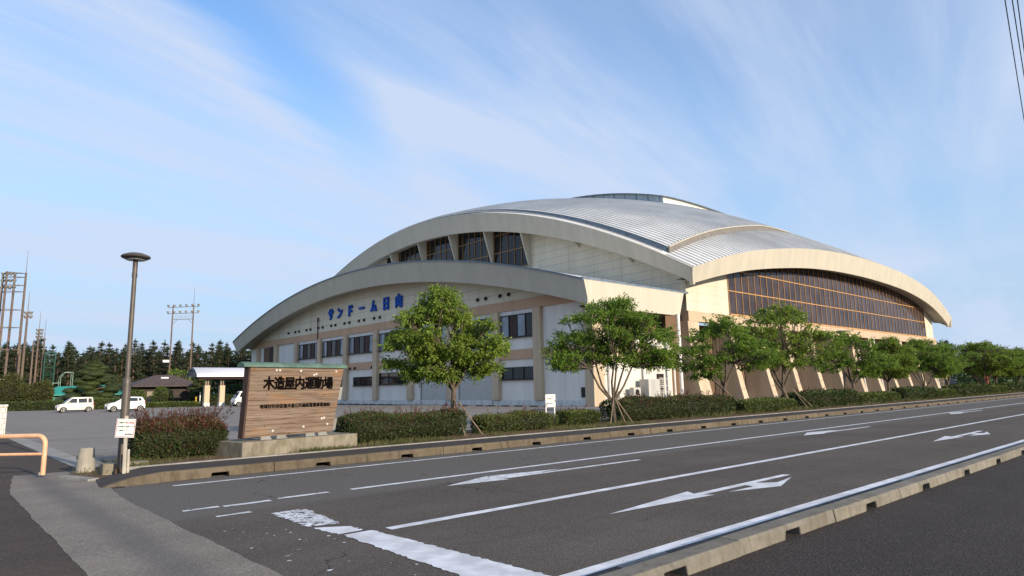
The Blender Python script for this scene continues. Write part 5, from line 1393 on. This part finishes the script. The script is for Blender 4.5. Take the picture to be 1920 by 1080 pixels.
sg2 = thing('wall_sign', 'white lettered board at the left edge beneath the floodlight tower', 'sign', (9.8, 130, 0))
mb = MB(); mb.box(7.0, 10.6, 130, 130.1, 3.6, 4.5); mb.build('board', 'sign_white', sg2)
mb = MB(); mb.tube([(7.4, 130.2, 0), (7.4, 130.2, 4.4)], .08, 6); mb.tube([(10.3, 130.2, 0), (10.3, 130.2, 4.4)], .08, 6); mb.build('post', 'pole_rust', sg2)
hyd = thing('marker_post', 'short yellow marker post by the shelter', 'post', (28.6, 97.0, 0)); mb = MB(); mb.tube([(28.6, 97, 0), (28.6, 97, 1.25)], .10, 8); mb.build('post', 'yellow', hyd)
wp2 = thing('marker_post', 'tall white marker post by the shelter', 'post', (29.0, 96.6, 0)); mb = MB(); mb.tube([(29.0, 96.6, 0), (29.0, 96.6, 1.9)], .07, 8); mb.build('post', 'sign_white', wp2)
fx = thing('fire_extinguisher_box', 'small red box beside the yellow marker post', 'box', (28.2, 97.2, 0)); mb = MB(); mb.box(28.02, 28.4, 97.0, 97.3, 0, .6); mb.build('box', 'red', fx, bevel=.03)
rp = thing('red_post', 'red post among the far trees at the right', 'post', (112, 24.5, 0)); mb = MB(); mb.box(111.8, 112.2, 24.3, 24.7, 0, 3.0); mb.build('post', 'red', rp, bevel=.04)
for k, (a, b) in enumerate((((14.7, 1.9, 9.0), (24.6, 3.35, 9.3)), ((14.5, 2.02, 9.05), (25.3, 3.35, 9.4)), ((14.3, 1.90, 9.0), (26, 3.55, 9.4)))):
    pass

# ------------------------------------------------------------------ background planting
def make_pine(seed, h, spread):
    r = np.random.default_rng(seed); rr = random.Random(seed)
    t = thing('pine_tree', 'tall dark pine of the windbreak wood behind the parking lot', 'pine tree', (0, -500, 0), 0, 'windbreak pines')
    tb = MB(); lean = rr.uniform(-.6, .6)
    tb.tube([(0, 0, -.2), (lean*.3, 0, h*.4), (lean, .1, h*.8), (lean*1.1, 0, h*.98)], [.22, .17, .10, .02], 7)
    Cs, Ds, Ls = [], [], []
    nl = int(h * 1.7)
    for i in range(nl):
        f = (i + rr.uniform(0, .7)) / nl; z = h * (.16 + .82 * f); R = spread * (1 - f) ** .85 * rr.uniform(.65, 1.25) + .15
        nb_ = rr.randint(4, 6)
        for b in range(nb_):
            a = rr.uniform(0, 6.28); rl = R * rr.uniform(.6, 1.15); e = np.array([lean*f + rl*math.cos(a), rl*math.sin(a), z + rl*.18])
            s = np.array([lean*f, 0, z]); tb.tube([tuple(s), tuple(e)], [.05, .015], 4)
            m = 30; tt = r.uniform(.3, 1.05, (m, 1)); p = s + (e - s)*tt + r.normal(size=(m, 3))*np.array([.22, .22, .10]); d = r.normal(size=(m, 3))*.8; d[:, 2] = np.abs(d[:, 2])*.9 + .35; d[:, :2] += (e - s)[:2]/max(rl, .1)*.5
            Cs.append(p); Ds.append(d); Ls.append(np.full(m, 1 - .55*f))
    m = 40; zt = r.uniform(.8, 1.0, m); Cs.append(np.stack([lean*1.05 + r.normal(size=m)*.08, r.normal(size=m)*.08, h*zt], 1)); dd_ = r.normal(size=(m, 3))*.35; dd_[:, 2] = 1; Ds.append(dd_); Ls.append(np.full(m, .8))
    C, D, Ls = np.concatenate(Cs), np.concatenate(Ds), np.concatenate(Ls)
    tb.build('trunk', 'bark_pine', t, world=False)
    n = len(C); V, F = leaves(C, D, r.uniform(.45, .85, n)*Ls, r.uniform(.12, .24, n)*Ls); np_mesh('crown', V, F, 'leaf_pine', t)
    return t
pines = [make_pine(s, h, w_) for s, h, w_ in ((1, 14.0, 3.4), (2, 14.8, 3.6), (3, 13.4, 3.3), (4, 14.2, 3.0), (5, 13.8, 3.5), (6, 14.6, 3.2))]
fwd = Vector((.6626, .7335, 0)).normalized(); lat = Vector((.7335, -.6626, 0)).normalized()
cnt = 0
for row, (dep, step) in enumerate(((150, 2.4), (155, 2.4), (160, 2.6), (166, 2.8))):
    u = -148.0 * dep / 150
    while u < -44 * dep / 150:
        p = fwd * (dep + rnd.uniform(-3, 3)) + lat * (u + rnd.uniform(-1, 1)); sc_ = rnd.uniform(.80, 1.04)
        if cnt < 6: o = pines[cnt]; o.location = (p.x, p.y, 0); o.scale = (sc_,)*3
        else: dup(pines[rnd.randrange(6)], (p.x, p.y, 0), rnd.uniform(0, 6.28), scale=sc_)
        cnt += 1; u += step * rnd.uniform(.75, 1.25)
ug = []
n = 9000; U = rng.uniform(-165, -38, n); Dp = rng.uniform(146, 152, n); Zt = rng.random(n) ** 1.3 * 4.5
C = np.stack([.6626/.9885*Dp + .7335/.9885*U, .7335/.9885*Dp - .6626/.9885*U, Zt], 1); D = rng.normal(size=C.shape); D[:, 2] += .5
V, F = leaves(C, D, rng.uniform(.6, 1.2, n), rng.uniform(.35, .6, n)); tag(np_mesh('undergrowth', V, F, 'leaf_pine'), 'dark undergrowth along the foot of the pine wood', 'undergrowth', kind='stuff')
n = 22000; U = rng.uniform(-190, -36, n); Dp = rng.uniform(170, 178, n); Zt = rng.random(n) * (11.6 + 1.0*np.sin(U*.9) + .7*np.sin(U*2.3))
C = np.stack([.6626/.9885*Dp + .7335/.9885*U, .7335/.9885*Dp - .6626/.9885*U, Zt], 1); D = rng.normal(size=C.shape); D[:, 2] += .5
V, F = leaves(C, D, rng.uniform(.7, 1.4, n), rng.uniform(.4, .8, n)); tag(np_mesh('pine_wood', V, F, 'leaf_pine'), 'depth of the pine wood behind the first rows of trunks', 'wood', kind='stuff')

def topiary(label, loc, h, wd, seed, pads):
    r = np.random.default_rng(seed); rr = random.Random(seed)
    t = thing('cloud_pruned_pine', label, 'pine tree', loc); tb = MB()
    tb.tube([(0, 0, -.1), (.15, 0, h*.3), (-.1, .05, h*.6), (.05, 0, h*.9)], [.2, .16, .11, .04], 8)
    Vs, Fs, b = [], [], 0; core = MB()
    for i in range(pads):
        f = (i + .5)/pads; z = h*(.14 + .82*f); R = wd*.5*(1 - max(0, f - .12)**1.3)*rr.uniform(.35, .95) if f < .93 else .1
        a = i*2.4 + rr.uniform(-.4, .4); c = np.array([R*math.cos(a), R*math.sin(a), z]); rad = np.array([1, 1, .42])*wd*(.19 - .06*f)*rr.uniform(.8, 1.2)
        tb.tube([(0, 0, max(.3, z - .5)), tuple(c*.6 + np.array([0, 0, .4*z - .1])), tuple(c - np.array([0, 0, rad[2]*.3]))], [.07, .05, .03], 5)
        core.loft([[tuple(c + rad*.9*np.array([math.cos(q)*math.cos(e), math.sin(q)*math.cos(e), math.sin(e)])) for q in [2*math.pi*k/12 for k in range(12)]] for e in [(-1.1 + 2.5*j/7) for j in range(8)]])
        m = 600; p = r.normal(size=(m, 3)); p /= np.linalg.norm(p, axis=1, keepdims=True); p[:, 2] = np.where(p[:, 2] < -.5, -p[:, 2], p[:, 2]); d = p + r.normal(size=(m, 3))*.4; d[:, 2] += .5
        V, F = leaves(c + p*rad*.93, d, r.uniform(.07, .15, m), r.uniform(.04, .07, m)); Vs.append(V); Fs.append(F + b); b += len(V)
    tb.build('trunk', 'bark_pine', t, world=False); core.build('pad_core', 'leaf_topiary', t, world=False, smooth=True)
    np_mesh('crown', np.concatenate(Vs), np.concatenate(Fs), 'leaf_topiary', t); return t
topiary('large cloud pruned pine with many layered pads above the beige car', (17.1, 101.9, 0), 6.2, 6.6, 5, 34)
topiary('small cloud pruned pine half hidden behind the shelter pillars', (30.2, 101, 0), 3.8, 4.2, 8, 16)
def bush(name, label, loc, rad, seed, leaf, n, L, cat='bush', core=True):
    r = np.random.default_rng(seed); t = thing(name, label, cat, loc); rad = np.array(rad)
    p = r.normal(size=(n, 3)); p /= np.linalg.norm(p, axis=1, keepdims=True)
    lump = 1 + .10*np.sin(p[:, 0]*5 + seed) + .10*np.sin(p[:, 1]*6 + p[:, 2]*4)
    C = np.array([0, 0, rad[2]*.92]) + p*rad*(lump*r.uniform(.82, 1.04, n))[:, None]; D = p + r.normal(size=(n, 3))*.6; D[:, 2] += .2
    V, F = leaves(C, D, r.uniform(.7, 1.3, n)*L, r.uniform(.7, 1.2, n)*L*.5); np_mesh('leaves', V, F, leaf, t)
    if core:
        mb = MB(); mb.loft([[(rad[0]*.82*math.cos(q)*math.cos(e), rad[1]*.82*math.sin(q)*math.cos(e), rad[2]*.92 + rad[2]*.82*math.sin(e)) for q in [2*math.pi*k/14 for k in range(14)]] for e in [-1.5 + 3*j/9 for j in range(10)]]); mb.build('twig_core', 'hedge_core', t, world=False, smooth=True)
    return t
bush('round_shrub', 'clipped round green shrub in front of the dark hut', (25.1, 100.2, 0), (1.25, 1.25, 1.35), 3, 'leaf_green_hedge', 2600, .2)
bush('round_shrub', 'clipped round shrub showing just right of the lamp post behind the white hatchback', (21.9, 100.5, 0), (1.15, 1.15, 1.2), 4, 'leaf_green_hedge', 2200, .2)
bush('leafy_bush', 'broad olive bush in front of the green lattice tower', (12.9, 113.5, 0), (1.5, 1.5, 1.95), 6, 'leaf_bush', 5000, .26)
bush('leafy_bush', 'loose leafy bush at the left edge below the floodlight tower', (9.3, 115, 0), (2.2, 2.0, 2.4), 7, 'leaf_bush', 5200, .28)
bush('leafy_bush', 'pale twiggy bush between the cloud pruned pine and the lamp post', (21.4, 110.5, 0), (1.5, 1.4, 2.3), 9, 'leaf_bush', 1500, .22, core=False)
bush('leafy_bush', 'bright young bush poking above the hut roof', (31.6, 117.5, 0), (2.0, 1.9, 2.95), 10, 'leaf_street', 1800, .3)
bush('dark_bush', 'dark rounded bush behind the shelter', (34.6, 98, 0), (2.6, 2.2, 1.5), 12, 'leaf_dark', 3000, .3)
bush('dark_bush', 'second dark bush behind the shelter, closer to the timber sign', (38.5, 95.5, 0), (2.5, 2.2, 1.6), 13, 'leaf_dark', 3000, .3)
# clipped border hedge at the far side of the lot, in lengths
def border(label, p0, p1, h, wd, seed, leaf):
    r = np.random.default_rng(seed); t = thing('border_hedge', label, 'hedge', ((p0[0]+p1[0])/2, (p0[1]+p1[1])/2, 0), group='border hedges at the far side of the lot')
    a, b = np.array(p0), np.array(p1); d = (b - a); ln_ = np.linalg.norm(d); d /= ln_; nrm = np.array([d[1], -d[0]]); n = int(ln_*240)
    if nrm[1] > 0: nrm = -nrm
    u = r.random(n)*ln_ - ln_/2; q = r.random(n); front = q < .55
    v = np.where(front, -wd/2, r.uniform(-wd/2, wd/2, n)); z = np.where(front, r.random(n)*h, h)*(1 + .05*np.sin(u*1.3)) + r.normal(size=n)*.03
    C = np.stack([d[0]*u - nrm[0]*v, d[1]*u - nrm[1]*v, z], 1); D = r.normal(size=C.shape)*.7; D[:, :2] += np.where(front[:, None], nrm, 0); D[:, 2] += np.where(front, .2, 1)
    V, F = leaves(C, D, r.uniform(.14, .26, n), r.uniform(.08, .13, n)); np_mesh('leaves', V, F, leaf, t)
    mb = MB(); mb.prism([(*(d*s*ln_/2 + nrm*w2*(wd/2 - .07)), .0) for s, w2 in ((-1, -1), (1, -1), (1, 1), (-1, 1))], (0, 0, h - .08)); mb.build('twig_core', 'hedge_core', t, world=False)
border('brownish border hedge at the far left of the lot, behind the beige car', (5.5, 103.6), (16.2, 94.2), .95, 1.4, 31, 'leaf_hedge')
border('bright green border hedge between the two parked hatchbacks', (16.4, 94.0), (20.6, 90.4), 1.2, 1.5, 32, 'leaf_green_hedge')
border('low border hedge in front of the dark hut', (21.0, 96.5), (27.6, 91.4), .55, 1.2, 33, 'leaf_green_hedge')
border('green border hedge behind the shelter pillars', (29.5, 97.0), (40.5, 94.5), 1.35, 1.6, 34, 'leaf_dark')
vg = MB(); vg.quad((-40, 104.01, -.01), (41, 104.01, -.01), (41, 300, -.01), (-40, 300, -.01)); struct('garden_ground', vg, 'earth')
# far trees at the right, beyond the hall
B1 = dict(seed=51, fork=2.0, blobs=[((0, 0, 6.0), (2.6, 2.5, 2.6)), ((-1.6, 0, 4.6), (1.8, 1.8, 1.5)), ((1.7, 0, 4.8), (1.7, 1.7, 1.5)), ((.2, 0, 8.2), (1.3, 1.3, 1.2))], n_clump=60, per=70, L=.42, clump_r=.9, stems=4, trunk_r=.2, droop=.2)
f1 = make_tree('background_tree', 'tall dark tree beyond the far corner of the hall', 'tree', (152, 40, 0), 'background trees beyond the hall', B1, 'leaf_dark')
for k, (x, y, s, lb_) in enumerate(((160, 36, .95, 'second background tree right of the hall end, slightly lower'), (168, 38, 1.12, 'tallest background tree with a tufted top at the right'), (176, 34, .9, 'low background tree in the dip of the far skyline'), (186, 35.5, .95, 'background tree at the right edge skyline'), (196, 32, .9, 'small background tree cut by the right edge'), (145, 33, .72, 'dark low tree touching the far hall corner'), (205, 38, 1.0, 'background tree farthest to the right behind the roadside trees'), (155, 28.5, .6, 'small dark tree behind the parked dark car'))):
    dup(f1, (x, y, 0), k*1.1, lb_, scale=(s, s, s*.88))
n = 9000; X_ = rng.uniform(138, 330, n); Y_ = 30 + (X_ - 138)*.05 + rng.uniform(0, 14, n); Zt = rng.random(n) * (5.0 + 1.2*np.sin(X_*.35) + .6*np.sin(X_*.9))
C = np.stack([X_, Y_, Zt], 1); D = rng.normal(size=C.shape); D[:, 2] += .5
V, F = leaves(C, D, rng.uniform(.6, 1.3, n), rng.uniform(.35, .7, n)); tag(np_mesh('far_wood', V, F, 'leaf_dark'), 'far belt of trees closing the view beyond the hall at the right', 'wood', kind='stuff')
# overhead wires at the upper right
for k, (a, b, lb_) in enumerate((((10.0, 1.50, 9.0), (40.0, 5.75, 9.0), 'left overhead wire in the upper right corner'), ((10.0, 1.42, 9.0), (40.0, 5.5, 9.0), 'middle overhead wire in the upper right corner'), ((10.0, 1.325, 9.0), (40.0, 5.5, 9.0), 'right overhead wire in the upper right corner'))):
    t = thing('power_line', lb_, 'wire', a, group='overhead wires'); dv = Vector(b) - Vector(a); mb = MB(); mb.tube([Vector(a) - dv*3, a, b, Vector(b) + dv*5], .011, 5); mb.build('wire', 'wire', t)
